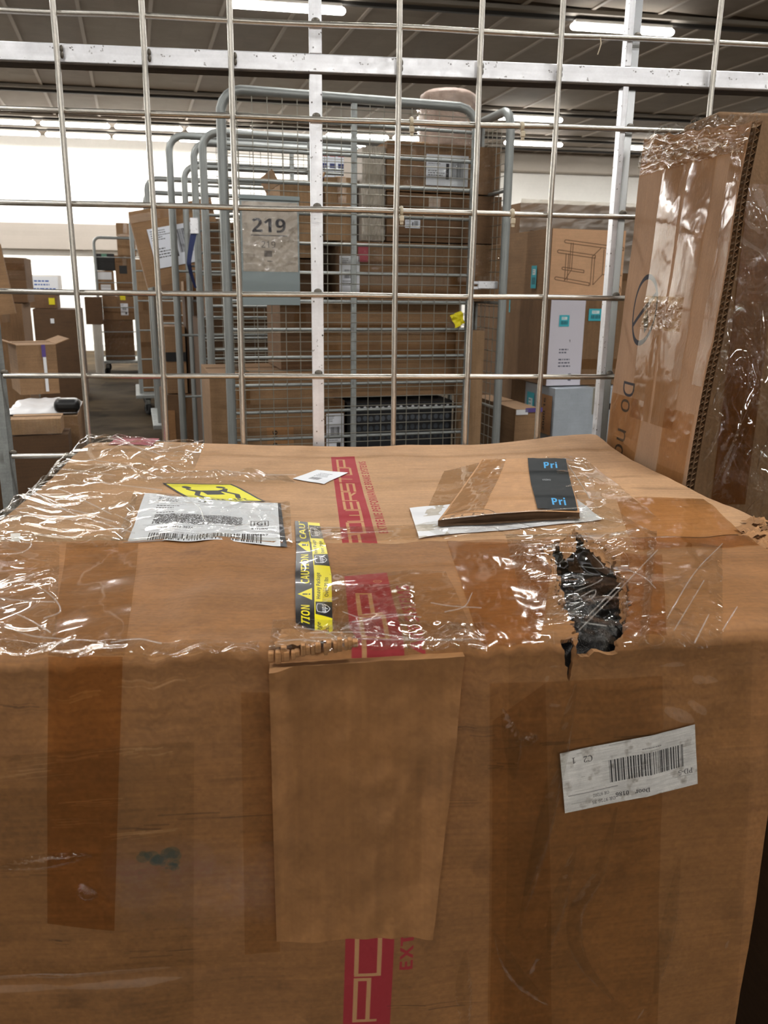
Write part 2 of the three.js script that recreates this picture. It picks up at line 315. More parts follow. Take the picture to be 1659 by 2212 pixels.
// pale cable ties left hanging on the cross wires
function cableTie(px, py, label) {
  const p = onZ(px, py, WIRE_R), t = thing('cable_tie', label, 'cable tie', p, 0, 'cable ties on the cage wires');
  const m = phys({ color: 0xd8cdb4, roughness: 0.4, transmission: 0.25, thickness: 0 });
  obj('loop', plain(new THREE.TorusGeometry(0.0062, 0.0022, 6, 18).rotateY(Math.PI / 2).scale(1.4, 1, 1)), m, t).position.set(0, 0, -WIRE_R * 1.9);
  obj('head', [rbx(0.0075, 0.009, 0.005, 0.0015, 0, -0.012, 0.001), rbx(0.0055, 0.006, 0.0025, 0.001, 0, -0.0185, 0.001)], m, t);
  return t;
}
cableTie(868, 455, 'pale plastic cable tie hanging from the wire right of the number plate');
cableTie(1109, 461, 'pale plastic cable tie in front of the tall trolley post');
cableTie(890, 262, 'pale plastic cable tie on the upper wire near the wrapped bundle');
cableTie(1130, 272, 'pale plastic cable tie on the upper wire by the two short lamps');
{
  const p = onZ(1297, 82, 0), q = onZ(1291, 118, 0);
  const s = obj('string_scrap', tube([p, p.clone().lerp(q, 0.4).add(V(0.002, 0, 0.002)), q], 0.0009, 16, 5), std({ color: 0xcdbfa8, roughness: 0.9 }), scene);
  s.userData = { label: 'thin scrap of string hanging from the top cage wire', category: 'string' };
}

// ------------------------------------------------------------------ the big damaged box
const TOP = 0.889, XL = -0.5, ZF = 0.012, FLAP_Z = 0.588, FOLD_R = 0.012;
const nearZ = (x) => 0.8425 - 0.045 * Math.max(0, x - 0.02);
const rightX = (z) => (z < 0.55 ? 0.352 + 0.05 * z : lerp(0.3795, 0.222, (z - 0.55) / 0.292));
function topY(x, z) {
  return TOP + 0.018 * Math.exp(-((x - 0.33) ** 2 + (z - 0.0) ** 2) / 0.012) + 0.012 * Math.exp(-((x + 0.42) ** 2 + (z - 0.08) ** 2) / 0.02) - 0.004 * Math.exp(-((x + 0.1) ** 2 + (z - 0.3) ** 2) / 0.03)
    + 0.0028 * fbm(x * 5, z * 5, 3) - 0.012 * smooth(0.05, 0.0, 0.38 - x + Math.abs(z - 0.56)) - 0.003 * smooth(0.035, 0.012, z);
}
const flapLift = (x, z) => 0.0045 + 0.008 * smooth(0.67, FLAP_Z, z) * smooth(-0.15, -0.25, x) + 0.0016 * n2(x * 14, z * 9) + 0.0015 * n2(x * 40, z * 30) * smooth(0.78, 0.84, z);
const skinY = (x, z) => topY(x, z) + (z > FLAP_Z - 0.001 ? flapLift(x, z) : 0.0003);
function frontZ(x, y) {
  const h = (TOP - y);
  return nearZ(x) + 0.012 * Math.sin(clamp(h / 0.69) * Math.PI) * (0.6 + 0.4 * Math.cos((x + 0.12) * 5)) + 0.004 * fbm(x * 4 + 3, y * 4, 4) - 0.004 * Math.exp(-((y - 0.632 - 0.03 * x) ** 2) / 0.00005) * smooth(-0.18, -0.3, x) + 0.0022 * ridge(n2b, x * 5 + 1.5, y * 2) * smooth(0.86, 0.78, y);
}
const W2 = (list) => list.map(([a, b]) => { const p = onY(a, b, TOP); return [p.x, p.z]; });
const HOLE = W2([[1168, 1192], [1190, 1184], [1212, 1176], [1220, 1160], [1242, 1148], [1262, 1158], [1292, 1182], [1322, 1208], [1338, 1240], [1352, 1270], [1358, 1300], [1352, 1340], [1348, 1372], [1330, 1392], [1290, 1394], [1244, 1388], [1232, 1352], [1210, 1318], [1202, 1288], [1196, 1258], [1184, 1226]]);
const SLIT = [[1210, 1380], [1238, 1378], [1234, 1412], [1229, 1450], [1226, 1484], [1221, 1452], [1215, 1420]].map(([a, b]) => { const p = onZ(a, b, 0.836); return [p.x, p.y]; });
const holeField = (x, y, z) => y < TOP - 0.011 ? 1 : polyDist(HOLE, x, z) + 0.0035 * n2(x * 90, z * 90) + 0.0018 * n2(x * 260, z * 260);
const RED = 'rgb(158,44,52)', BARE = 'rgb(188,142,98)';
function squareLetters(ctx, word, w, h, color) {
  const G = { P: [[0, 1, 0, 0, 1, 0, 1, 0.58, 0, 0.58]], O: [[0, 0, 1, 0, 1, 1, 0, 1, 0, -0.09]], W: [[0, 0, 0, 1, 1, 1, 1, 0], [0.5, 0.2, 0.5, 1]], E: [[1, 0, 0, 0, 0, 1, 1, 1], [0, 0.5, 0.95, 0.5]], R: [[0, 1, 0, 0, 1, 0, 1, 0.55, 0, 0.55], [0.55, 0.55, 1, 1]], S: [[1, 0, 0, 0, 0, 0.5, 1, 0.5, 1, 1, 0, 1]], T: [[0, 0, 1, 0], [0.5, 0, 0.5, 1]] };
  const step = w / word.length, lw = h * 0.2; ctx.strokeStyle = color; ctx.lineWidth = lw; ctx.lineJoin = 'miter';
  [...word].forEach((ch, i) => { for (const s of G[ch]) { ctx.beginPath(); for (let k = 0; k < s.length; k += 2) { const x = i * step + lw * 0.7 + s[k] * (step - lw * 1.5), y = s[k + 1] * h; k ? ctx.lineTo(x, y) : ctx.moveTo(x, y); } ctx.stroke(); } });
}
function banner(ctx, len, wid, mark) {                            // x runs along the word, y across it; units are canvas pixels
  ctx.fillStyle = RED; ctx.fillRect(0, 0, len, wid);
  ctx.save(); ctx.translate(len * 0.03, wid * 0.24); squareLetters(ctx, 'POWERSTOP', len * (mark ? 0.87 : 0.93), wid * 0.47, BARE); ctx.restore();
  if (mark) { ctx.strokeStyle = BARE; ctx.lineWidth = 2; ctx.beginPath(); ctx.arc(len * 0.955, wid * 0.74, wid * 0.09, 0, 7); ctx.stroke(); ctx.fillStyle = BARE; ctx.font = `${wid * 0.13}px sans-serif`; ctx.textAlign = 'center'; ctx.textBaseline = 'middle'; ctx.fillText('R', len * 0.955, wid * 0.745); }
  ctx.fillStyle = RED; ctx.textAlign = 'left'; ctx.textBaseline = 'middle'; ctx.font = `bold ${wid * 0.34}px sans-serif`;
  ctx.save(); ctx.translate(len * 0.135, wid * 1.27); const text = 'EXTREME PERFORMANCE BRAKE SYSTEMS', tw = ctx.measureText(text).width; ctx.scale(len * 0.8 / tw, 1.15); ctx.fillText(text, 0, 0); ctx.restore();
}
function scuff(ctx, x, y, len, ang, n, color, spread = 6) {       // dark rub marks on the board
  ctx.save(); ctx.translate(x, y); ctx.rotate(ang); ctx.strokeStyle = color;
  for (let i = 0; i < n; i++) { ctx.globalAlpha = rr(0.08, 0.35); ctx.lineWidth = rr(0.8, 3); const o = rr(-spread, spread), a = rr(-0.5, 0.2) * len; ctx.beginPath(); ctx.moveTo(a, o); ctx.lineTo(a + rr(0.2, 0.6) * len, o + rr(-1.5, 1.5)); ctx.stroke(); }
  ctx.restore(); ctx.globalAlpha = 1;
}
const hero = thing('damaged_cardboard_box', 'large torn brown cardboard box with red printed banner, taped and wrapped in film', 'box');
{
  // top board
  const W = 2048, H = 1640, X0 = XL, XW = 0.9, Z0 = 0, ZW = 0.72, cx = (x) => (x - X0) / XW * W, cy = (z) => (z - Z0) / ZW * H;
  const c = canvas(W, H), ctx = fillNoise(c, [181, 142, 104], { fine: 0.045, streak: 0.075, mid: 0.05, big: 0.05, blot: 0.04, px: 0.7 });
  const P = (a, b) => { const p = onY(a, b, TOP); return [cx(p.x), cy(p.z)]; };
  const nl = P(742, 1192), fl = P(715, 985), nr = P(818, 1186), len = Math.hypot(fl[0] - nl[0], fl[1] - nl[1]), wid = Math.hypot(nr[0] - nl[0], nr[1] - nl[1]);
  ctx.save(); ctx.translate(...nl); ctx.rotate(Math.atan2(fl[1] - nl[1], fl[0] - nl[0])); banner(ctx, len, wid, false); ctx.restore();
  for (const [a, b, l, n] of [[880, 1010, 160, 10], [1090, 1000, 260, 16], [1190, 1012, 200, 10], [1330, 985, 90, 14], [1360, 1030, 150, 14], [1430, 1055, 230, 26], [1500, 1080, 260, 22], [600, 1000, 200, 7], [470, 1010, 160, 6]]) { const p = P(a, b); scuff(ctx, p[0], p[1], l, rr(-0.06, 0.06), n, 'rgb(92,66,44)', 14); }
  { const p = P(1335, 972); scuff(ctx, p[0], p[1], 120, 0.02, 26, 'rgb(40,34,38)', 8); }
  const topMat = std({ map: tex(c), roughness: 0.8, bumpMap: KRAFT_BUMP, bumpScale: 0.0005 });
  const g = sheet(190, 200, (s, t) => { const z = lerp(ZF, 0.715, t), x = lerp(XL, rightX(z) - 0.002, s); return V(x, topY(x, z), z); }, (s, t, p) => [(p.x - X0) / XW, 1 - (p.z - Z0) / ZW]);
  const [kept, edge] = clip(g, holeField, 0.006);
  const tornMat = kraft([158, 116, 76], { blot: 0.6, mid: 0.2, off: 501 });
  M.torn = tornMat;
  const top = obj('top_board', kept, topMat, hero); obj('torn_edge', edge, tornMat, top);
  // front board, folded over the near edge to lie on the top
  const flat = 0.8425 - FLAP_Z - FOLD_R, arc = FOLD_R * Math.PI / 2, drop = 0.675, S = flat + arc + drop, FW = 1640, FH = 2048, FXW = 0.9;
  const fx = (x) => (x - XL) / FXW * FW, fs = (s) => s / S * FH;
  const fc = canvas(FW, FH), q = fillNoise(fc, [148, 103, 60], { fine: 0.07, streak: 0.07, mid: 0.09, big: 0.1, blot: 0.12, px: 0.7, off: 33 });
  const sOnTop = (a, b) => { const p = onY(a, b, TOP); return [fx(p.x), fs(p.z - FLAP_Z)]; }, sOnFront = (a, b) => { const p = onZ(a, b, 0.846); return [fx(p.x), fs(flat + arc + (TOP - FOLD_R - p.y))]; };
  { const far = sOnTop(741, 1250), farR = sOnTop(833, 1250), low = sOnFront(736, 2224), ln = low[1] - far[1], wd = farR[0] - far[0]; q.save(); q.translate(low[0] + 2, low[1]); q.rotate(-Math.PI / 2 + Math.atan2(far[0] - low[0], -(far[1] - low[1]))); banner(q, ln, wd, true); q.restore(); }
  for (const [a, b, r] of [[345, 1848, 22], [368, 1862, 12]]) { const p = sOnFront(a, b); q.fillStyle = 'rgba(30,62,60,0.32)'; for (let k = 0; k < 14; k++) { q.beginPath(); q.arc(p[0] + rr(-r, r), p[1] + rr(-r, r) * 0.6, rr(2, r * 0.5), 0, 7); q.fill(); } }
  { const p = sOnFront(420, 1880); for (let k = 0; k < 60; k++) { q.fillStyle = 'rgba(120,116,104,0.05)'; q.beginPath(); q.arc(p[0] + rr(-120, 130), p[1] + rr(-40, 90), rr(10, 50), 0, 7); q.fill(); } }
  for (let k = 0; k < 13; k++) { const p = sOnFront(rr(0, 1500), rr(1500, 2200)); scuff(q, p[0], p[1], rr(40, 160), rr(-0.1, 0.1), 8, 'rgb(70,48,28)', 10); }
  for (let k = 0; k < 9; k++) { const p = sOnFront(rr(0, 500), rr(1430, 1800)); scuff(q, p[0], p[1], rr(60, 200), rr(-0.12, 0.02), 8, 'rgb(205,160,116)', 8); }
  const place = (x, s) => {
    if (s < flat) { const z = FLAP_Z + s + (nearZ(x) - 0.8425) * s / flat + 0.0012 * n2(x * 60, 3) * (1 - s / flat); return V(x, topY(x, z) + flapLift(x, z), z); }
    const zc = nearZ(x) - FOLD_R, y0 = topY(x, zc) + flapLift(x, zc) - FOLD_R, a = Math.min(1, (s - flat) / arc) * Math.PI / 2, dent = 0.004 * n2(x * 11, 5) + 0.002 * n2(x * 47, 9);
    if (s < flat + arc) return V(x, y0 + Math.cos(a) * FOLD_R + dent * Math.sin(a) , zc + Math.sin(a) * FOLD_R);
    const ds = s - flat - arc, y = lerp(y0 + dent, TOP - FOLD_R, smooth(0, 0.1, ds)) - ds; return V(x, y, Math.max(zc + FOLD_R * 0.6, lerp(zc + FOLD_R, frontZ(x, y), smooth(0, 0.03, s - flat - arc))));
  };
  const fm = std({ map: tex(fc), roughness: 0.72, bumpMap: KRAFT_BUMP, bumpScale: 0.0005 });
  const fg = sheet(190, 250, (a, t) => { const s = t < 0.36 ? t / 0.36 * flat : t < 0.42 ? flat + (t - 0.36) / 0.06 * arc : flat + arc + (t - 0.42) / 0.58 * drop, z = Math.min(0.842, FLAP_Z + s); return place(lerp(XL, s < flat ? rightX(z) : 0.222, a), s); }, null);
  { const p = fg.attributes.position, uv = fg.attributes.uv; for (let j = 0, k = 0; j <= 250; j++) { const t = j / 250, s = t < 0.36 ? t / 0.36 * flat : t < 0.42 ? flat + (t - 0.36) / 0.06 * arc : flat + arc + (t - 0.42) / 0.58 * drop; for (let i = 0; i <= 190; i++, k++) uv.setXY(k, (p.getX(k) - XL) / FXW, 1 - s / S); } }
  const [fk, fe] = clip(fg, (x, y, z) => Math.min(holeField(x, y, z), y < TOP + 0.002 && z > 0.8 ? polyDist(SLIT, x, y) + 0.0015 * n2(x * 150, y * 120) : 1), 0.006);
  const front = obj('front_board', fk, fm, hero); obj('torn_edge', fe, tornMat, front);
  // the other sides close the box
  const side = (name, pts) => obj(name, sheet(30, 12, (s, t) => { const k = s * (pts.length - 1), i = Math.min(pts.length - 2, Math.floor(k)), x = lerp(pts[i][0], pts[i + 1][0], k - i), z = lerp(pts[i][1], pts[i + 1][1], k - i), y = lerp(DECK - 0.045, topY(x, z) - 0.001, 1 - t); return V(x + 0.004 * n2(z * 6, y * 5), y, z + 0.004 * n2(x * 6, y * 5)); }, (s, t, p) => [p.x + p.z, p.y]), M.kraft[2], hero);
  side('side_board', [[rightX(ZF) - 0.003, ZF], [rightX(0.3) - 0.003, 0.3], [0.377, 0.55]]); side('side_board', [[0.377, 0.55], [0.224, 0.832]]);
  side('side_board', [[XL, 0.836], [XL, ZF]]); side('back_board', [[XL, ZF], [0.35, ZF]]);
  obj('bottom_board', bx(0.84, 0.006, 0.8, -0.08, DECK - 0.042, 0.42), M.kraft[2], hero);
  // crushed far right corner of the top, torn to the liner
  { const parts = []; for (let k = 0; k < 16; k++) { const p = onY(rr(1606, 1662), rr(1118, 1178), TOP + 0.004), w = rr(0.008, 0.022); parts.push(plain(sheet(5, 4, (s, t) => V(p.x + (s - 0.5) * w, topY(p.x, p.z) + 0.001 + 0.006 * Math.abs(n2(k * 3 + s * 2, t * 2)) + 0.004 * s, p.z + (t - 0.5) * w * 1.3), (s, t) => [s * 0.02 + k * 0.1, t * 0.02]))); } obj('torn_liner', parts, tornMat, hero); }
  // what the hole shows: dark wrapped goods, the ragged inner liner, scraps
  const hx = HOLE.reduce((a, b) => a + b[0], 0) / HOLE.length, hz = HOLE.reduce((a, b) => a + b[1], 0) / HOLE.length;
  M.darkBag = phys({ color: 0x121214, roughness: 0.34, bumpMap: KRAFT_BUMP, bumpScale: 0.001 });
  obj('dark_contents', sheet(50, 60, (s, t) => { const x = hx + (s - 0.5) * 0.17, z = hz + (t - 0.5) * 0.3; return V(x, TOP - 0.038 - 0.03 * Math.hypot(s - 0.5, t - 0.5) + 0.009 * n2(x * 22, z * 18) + 0.006 * ridge(n2b, x * 30, z * 20) + 0.018 * smooth(0.5, 0.9, t) * (1 - smooth(0.9, 1, t)), Math.min(z, 0.826)); }), M.darkBag, hero);
  const lip = (name, a, b, c2, d, mat, lift) => { const A = onY(...a, TOP), B = onY(...b, TOP), C = onY(...c2, TOP), D = onY(...d, TOP); obj(name, sheet(14, 8, (s, t) => { const p = A.clone().lerp(B, s), r = C.clone().lerp(D, s), o = p.lerp(r, t); return V(o.x + 0.002 * n2(s * 9, t * 7), TOP + 0.005 + lift * Math.sin(t * 1.6) + 0.003 * n2(s * 12, t * 8), o.z + 0.002 * n2b(s * 11, t * 5)); }, (s, t) => [s * 0.05, t * 0.03]), mat, hero); };
  lip('torn_flap', [1206, 1186], [1240, 1152], [1222, 1200], [1246, 1176], tornMat, -0.01); lip('torn_flap', [1262, 1160], [1330, 1212], [1260, 1172], [1320, 1220], tornMat, -0.008);
  lip('torn_flap', [1172, 1196], [1208, 1318], [1190, 1200], [1222, 1330], tornMat, 0.003); lip('torn_flap', [1350, 1262], [1356, 1330], [1336, 1270], [1344, 1335], tornMat, -0.01);
  // ragged crumpled strip with bare corrugation along the near edge
  { const parts = []; const a0 = onZ(588, 1432, 0.846), b0 = onZ(768, 1402, 0.846); for (let k = 0; k < 17; k++) { const t = k / 16, x = lerp(a0.x, b0.x, t), y = lerp(a0.y, b0.y, t) + 0.001, h = 0.006 + 0.007 * Math.abs(n2(k * 0.9, 2)) ; parts.push(rbx(rr(0.0024, 0.0046), h * rr(0.6, 1.25), 0.006, 0.001, x + rr(-0.001, 0.001), y + h / 2, nearZ(x) + 0.004 + 0.001 * n2(k, 1))); } obj('bare_corrugation', parts, tornMat, hero); }
  obj('inner_liner', bx(0.09, 0.08, 0.003, onZ(1224, 1440, 0.82).x, TOP - 0.085, 0.822), M.kraft[2], hero);
  lip('torn_liner', [608, 1372], [760, 1378], [592, 1412], [768, 1400], tornMat, 0.001);
}

// ------------------------------------------------------------------ what sticks to the big box: labels, tapes, film
const liftOn = (corners, lift) => corners.map(([a, b]) => onY(a, b, TOP + lift));
function bilerp(q, s, t) { return q[0].clone().lerp(q[1], s).lerp(q[3].clone().lerp(q[2], s), t); }      // corners: far left, far right, near right, near left
function onTop(name, corners, lift, mat, parent = hero, nu = 24, nv = 24, extra, uvf) {
  const q = liftOn(corners, lift + 0.003);
  return obj(name, sheet(nu, nv, (s, t) => { const p = bilerp(q, s, t), e = extra ? extra(s, t, p) : 0; return V(p.x, skinY(Math.max(p.x, XL), p.z) + lift + e - 1.3 * Math.max(0, XL - 0.004 - p.x), p.z); }, uvf), mat, parent);
}
function onFront(name, corners, lift, mat, parent = hero, nu = 20, nv = 20, extra, uvf) {
  const q = corners.map(([a, b]) => onZ(a, b, 0.848));
  return obj(name, sheet(nu, nv, (s, t) => { const p = bilerp(q, s, t), e = extra ? extra(s, t, p) : 0; return V(p.x, p.y, Math.max(nearZ(p.x) - 0.002, lerp(nearZ(p.x), frontZ(p.x, p.y), smooth(TOP - 0.005, TOP - 0.04, p.y))) + lift + e); }, uvf), mat, parent);
}
const metreUV = (s, t, p) => [p.x, p.z + p.y];
// folds of stretched film: a few long soft creases and many small sharp ones
const tri = (v) => Math.abs(v - Math.floor(v) - 0.5) * 2;
const crease = (x, z, ang, f, k) => tri((x * Math.cos(ang) + z * Math.sin(ang)) * f + 0.35 * n2(x * f * 0.22 + k, z * f * 0.22 - k) + k * 1.7);
const folds = (k, amp, fx, fz, ang = 0) => (s, t, p) => {          // sharp creases between flat facets, gathered in patches
  const x = p.x, z = p.z + (p.y < TOP - 0.02 ? p.y : 0), e = Math.min(1, 12 * Math.min(s, 1 - s, t, 1 - t)), f = (fx + fz) * 0.5;
  const here = smooth(-0.45, 0.3, n2(x * 7 + k * 3, z * 7 - k)), there = smooth(-0.35, 0.4, n2b(x * 9 - k, z * 9 + k * 2));
  return amp * e * (0.12 + 0.3 * here * crease(x, z, ang, f * 1.1, k) + 0.2 * there * crease(x, z, ang + 1.15, f * 1.7, k * 2) + 0.11 * here * crease(x, z, ang - 0.6, f * 3.1, k * 3) + 0.05 * there * crease(x, z, ang + 0.5, f * 6, k * 5));
};
function barcode(ctx, x, y, w, h, n, ink = '#1c1c1f') { ctx.fillStyle = ink; let p = x; const u = w / (n * 2.2); while (p < x + w) { const b = u * (0.5 + Math.floor(rnd() * 3) * 0.7); ctx.fillRect(p, y, b, h); p += b + u * (0.6 + Math.floor(rnd() * 3) * 0.6); } }
function lines(ctx, x, y, w, n, step, size, ink = '#2a2a2e') { ctx.fillStyle = ink; for (let i = 0; i < n; i++) { let p = x; const end = x + w * rr(0.5, 1); while (p < end) { const l = size * rr(0.7, 3); ctx.fillRect(p, y + i * step, Math.min(l, end - p), size); p += l + size * 0.7; } } }
{
  // shipping label in its clear pouch
  const c = canvas(1024, 700), x = c.getContext('2d'); x.fillStyle = '#e9edf4'; x.fillRect(0, 0, 1024, 700);
  lines(x, 120, 40, 190, 3, 22, 9); lines(x, 420, 44, 180, 1, 20, 9); lines(x, 120, 150, 220, 2, 26, 8); lines(x, 130, 235, 260, 1, 20, 9);
  for (let k = 0; k < 2600; k++) { x.fillStyle = rnd() < 0.6 ? '#26262a' : '#8a8a92'; x.fillRect(rr(120, 760), rr(262, 372), rr(3, 9), rr(3, 7)); }
  x.fillStyle = '#26262c'; x.font = 'bold 74px sans-serif'; x.fillText('iGi', 838, 372); x.strokeStyle = '#26262c'; x.lineWidth = 6; x.strokeRect(826, 308, 122, 74); x.font = 'bold 30px sans-serif'; x.fillText('RETURN', 828, 432); x.font = 'bold 36px sans-serif'; x.fillText('44867', 846, 520);
  x.font = '24px sans-serif'; x.fillText('TRK', 96, 428); x.font = 'bold 32px sans-serif'; x.fillText('2792 3462 3873', 190, 428);
  x.strokeStyle = '#7c7c84'; x.lineWidth = 2; for (const y of [130, 395, 455]) { x.beginPath(); x.moveTo(60, y); x.lineTo(1000, y); x.stroke(); }
  barcode(x, 130, 500, 760, 190, 62); x.font = '15px sans-serif'; x.fillText('2792 3462 3873 0000 4486 7', 300, 492);
  const label = [[313, 1063], [600, 1079], [606, 1186], [266, 1186]];
  onTop('backing_sheet', [[590, 1078], [606, 1079], [620, 1186], [600, 1186]], 0.0012, std({ color: 0x3a3d44, roughness: 0.6 }));
  onTop('shipping_label', label, 0.0014, std({ map: tex(c), roughness: 0.55 }), hero, 24, 24, (s, t) => 0.0015 * n2(s * 3, t * 2));
  const pouch = onTop('label_pouch', [[290, 1058], [626, 1075], [632, 1185], [240, 1185]], 0.0025, M.film, hero, 130, 90, folds(3.1, 0.006, 12, 16, 0.5));
  // diamond handling label half under the pouch
  const d = canvas(512, 512), y = d.getContext('2d'); y.fillStyle = '#23252b'; y.fillRect(0, 0, 512, 512); y.fillStyle = '#e4de2c'; y.fillRect(20, 20, 472, 472);
  y.strokeStyle = '#23252b'; y.fillStyle = '#23252b'; y.lineWidth = 34; y.lineCap = 'round';
  for (const [sx, dir] of [[120, 1], [390, -1]]) { y.beginPath(); y.arc(sx + dir * 10, 110, 32, 0, 7); y.fill(); y.beginPath(); y.moveTo(sx, 160); y.lineTo(sx + dir * 40, 230); y.lineTo(sx - dir * 10, 320); y.lineTo(sx + dir * 20, 400); y.moveTo(sx + dir * 10, 180); y.lineTo(sx + dir * 100, 240); y.stroke(); }
  y.fillRect(190, 200, 130, 110); y.font = 'bold 70px sans-serif'; y.fillText('TEAM LIFT', 70, 470, 380);
  onTop('handling_label', [[350, 1041], [500, 1040], [574, 1074], [420, 1078]], 0.0006, std({ map: tex(d), roughness: 0.5 }), hero, 10, 10);
  // small white slip far up the top
  const e = canvas(256, 160), w = e.getContext('2d'); w.fillStyle = '#e6eaf0'; w.fillRect(0, 0, 256, 160); lines(w, 80, 40, 110, 4, 14, 5); barcode(w, 90, 100, 80, 30, 20);
  onTop('white_slip', [[684, 1006], [752, 1011], [700, 1037], [632, 1024]], 0.0012, std({ map: tex(e), roughness: 0.6 }), hero, 8, 8);
  // red label under the film at the far end, and a smear of correction white near the left side
  onTop('red_label', [[250, 946], [345, 950], [330, 974], [235, 972]], 0.001, std({ color: 0x9c3a48, roughness: 0.6 }), hero, 8, 8);
  onTop('white_smear', [[22, 1148], [44, 1148], [42, 1176], [24, 1174]], 0.0012, M.white, hero, 6, 6);
  // black and yellow caution tape
  const L = 1024, T = 240, f = canvas(L, T), u = f.getContext('2d'); u.fillStyle = '#17181c'; u.fillRect(0, 0, L, T); u.fillStyle = '#ecdf17'; u.fillRect(0, T * 0.52, L, T * 0.48);
  u.font = 'bold 78px sans-serif'; u.textBaseline = 'middle'; u.fillStyle = '#ecdf17';
  u.fillText('TION', 20, 66); const tri = (a) => { u.fillStyle = '#ecdf17'; u.beginPath(); u.moveTo(a, 110); u.lineTo(a + 52, 14); u.lineTo(a + 104, 110); u.fill(); u.fillStyle = '#17181c'; u.font = 'bold 70px sans-serif'; u.fillText('!', a + 40, 74); u.fillStyle = '#ecdf17'; u.font = 'bold 78px sans-serif'; };
  tri(262); u.fillText('CAUTION', 400, 66, 330); tri(752); u.fillText('CAUTION', 868, 66, 320);
  const shield = (a) => { u.fillStyle = '#17181c'; u.fillRect(a, T * 0.55, 120, T * 0.45); u.strokeStyle = '#dfe2e6'; u.lineWidth = 5; u.beginPath(); u.moveTo(a + 24, 146); u.quadraticCurveTo(a + 60, 132, a + 98, 146); u.lineTo(a + 96, 190); u.quadraticCurveTo(a + 80, 218, a + 60, 226); u.quadraticCurveTo(a + 34, 214, a + 24, 190); u.closePath(); u.stroke(); u.fillStyle = '#dfe2e6'; u.font = 'bold 48px sans-serif'; u.fillText('ups', a + 26, 184, 70); };
  shield(128); shield(600); shield(880); u.fillStyle = '#20211a'; u.font = 'bold 36px sans-serif';
  u.fillText('age', 16, 152); u.fillText('lbs.', 10, 206); u.fillText('Heavy Package', 270, 152, 300); u.fillText('Over 70 lbs', 290, 206, 240); u.fillText('Heavy Package', 726, 152, 140); u.fillText('Over 70 lbs', 730, 206, 130);
  const ribbon = tex(f); const rail = [[[637, 1117], [690, 1120]], [[640, 1190], [706, 1190]], [[638, 1240], [716, 1240]], [[638, 1300], [717, 1300]], [[639, 1344], [719, 1376]]];
  const qs = rail.map((r) => r.map(([a, b]) => onY(a, b, TOP + 0.005)));
  obj('caution_tape', sheet(12, 60, (s, t) => { const k = t * 4, i = Math.min(3, Math.floor(k)), p = qs[i][0].clone().lerp(qs[i][1], s).lerp(qs[i + 1][0].clone().lerp(qs[i + 1][1], s), k - i); return V(p.x, skinY(p.x, p.z) + 0.0012, p.z); }, (s, t) => [1 - t, 1 - s]), phys({ map: ribbon, roughness: 0.28, clearcoat: 0.3 }), hero);
  // packing tapes on the top
  const T1 = (corners, m = M.tape, lift = 0.0008, amp = 0.0006, k = 1) => onTop('packing_tape', corners, lift, m, hero, 60, 40, (s, t, p) => amp * (0.4 * crease(p.x, p.z, 0.2 + k, 40, k) + 0.25 * crease(p.x, p.z, 1.3 + k, 90, k) + 0.1 * crease(p.x, p.z, 2.2, 170, k)) * smooth(-0.4, 0.4, n2(p.x * 14 + k, p.z * 14)));
  T1([[965, 1170], [1200, 1180], [1165, 1395], [1040, 1400]], M.tape, 0.0009, 0.0011, 2);
  T1([[645, 1130], [940, 1128], [985, 1158], [700, 1162]], M.clearTape, 0.0016, 0.002, 3);
  T1([[700, 1240], [962, 1240], [1045, 1408], [690, 1408]], M.clearTape, 0.0011, 0.0022, 4);
  T1([[1330, 1070], [1520, 1072], [1640, 1180], [1370, 1190]], M.tape, 0.0008, 0.0007, 5);
  T1([[1340, 1200], [1430, 1200], [1440, 1375], [1345, 1380]], M.tape, 0.0009, 0.0012, 6);
  T1([[145, 1190], [300, 1190], [270, 1425], [105, 1425]], M.clearTape, 0.0009, 0.0006, 7);
  T1([[960, 1010], [1036, 995], [1008, 1100], [915, 1108]], M.clearTape, 0.0012, 0.0009, 8);
  // stretch film over the far left corner, the left side, round the hole and along the near edge
  const F1 = (corners, lift, amp, fx, fz, ang, k, nu = 130, nv = 90) => onTop('plastic_film', corners, lift, M.film, hero, nu, nv, folds(k, amp, fx, fz, ang));
  F1([[40, 944], [442, 966], [420, 1010], [-40, 1030]], 0.004, 0.024, 9, 18, 0.4, 1.7, 170, 90);
  F1([[-20, 1000], [620, 1018], [640, 1034], [-60, 1070]], 0.003, 0.014, 9, 26, 0.12, 4.2, 170, 70);
  F1([[-60, 1060], [300, 1062], [255, 1195], [-160, 1190]], 0.003, 0.015, 9, 14, -0.5, 6.6, 130, 100);
  F1([[-80, 1190], [130, 1195], [120, 1405], [-140, 1405]], 0.003, 0.007, 10, 9, 0.9, 9.1, 110, 110);
  F1([[590, 1340], [1045, 1345], [1052, 1412], [580, 1414]], 0.002, 0.006, 6, 22, 0.05, 12.3, 150, 60);
  F1([[720, 1270], [895, 1262], [900, 1400], [715, 1400]], 0.0025, 0.006, 15, 15, 0.3, 14.3, 90, 80);
  F1([[1090, 1150], [1420, 1140], [1400, 1395], [1150, 1398]], 0.004, 0.012, 13, 12, 0.6, 15.8, 130, 130);
  F1([[1400, 1170], [1560, 1180], [1560, 1400], [1380, 1402]], 0.003, 0.009, 14, 8, 1.1, 18.2, 90, 110);
  F1([[1180, 985], [1262, 985], [1420, 1110], [1250, 1140]], 0.004, 0.010, 12, 9, 0.8, 21.4, 90, 100);
  F1([[900, 1128], [1330, 1095], [1400, 1140], [960, 1160]], 0.003, 0.010, 7, 22, -0.1, 23.9, 130, 60);
  F1([[0, 1385], [560, 1392], [560, 1424], [0, 1424]], 0.001, 0.004, 6, 30, 0.05, 27.1, 150, 30);
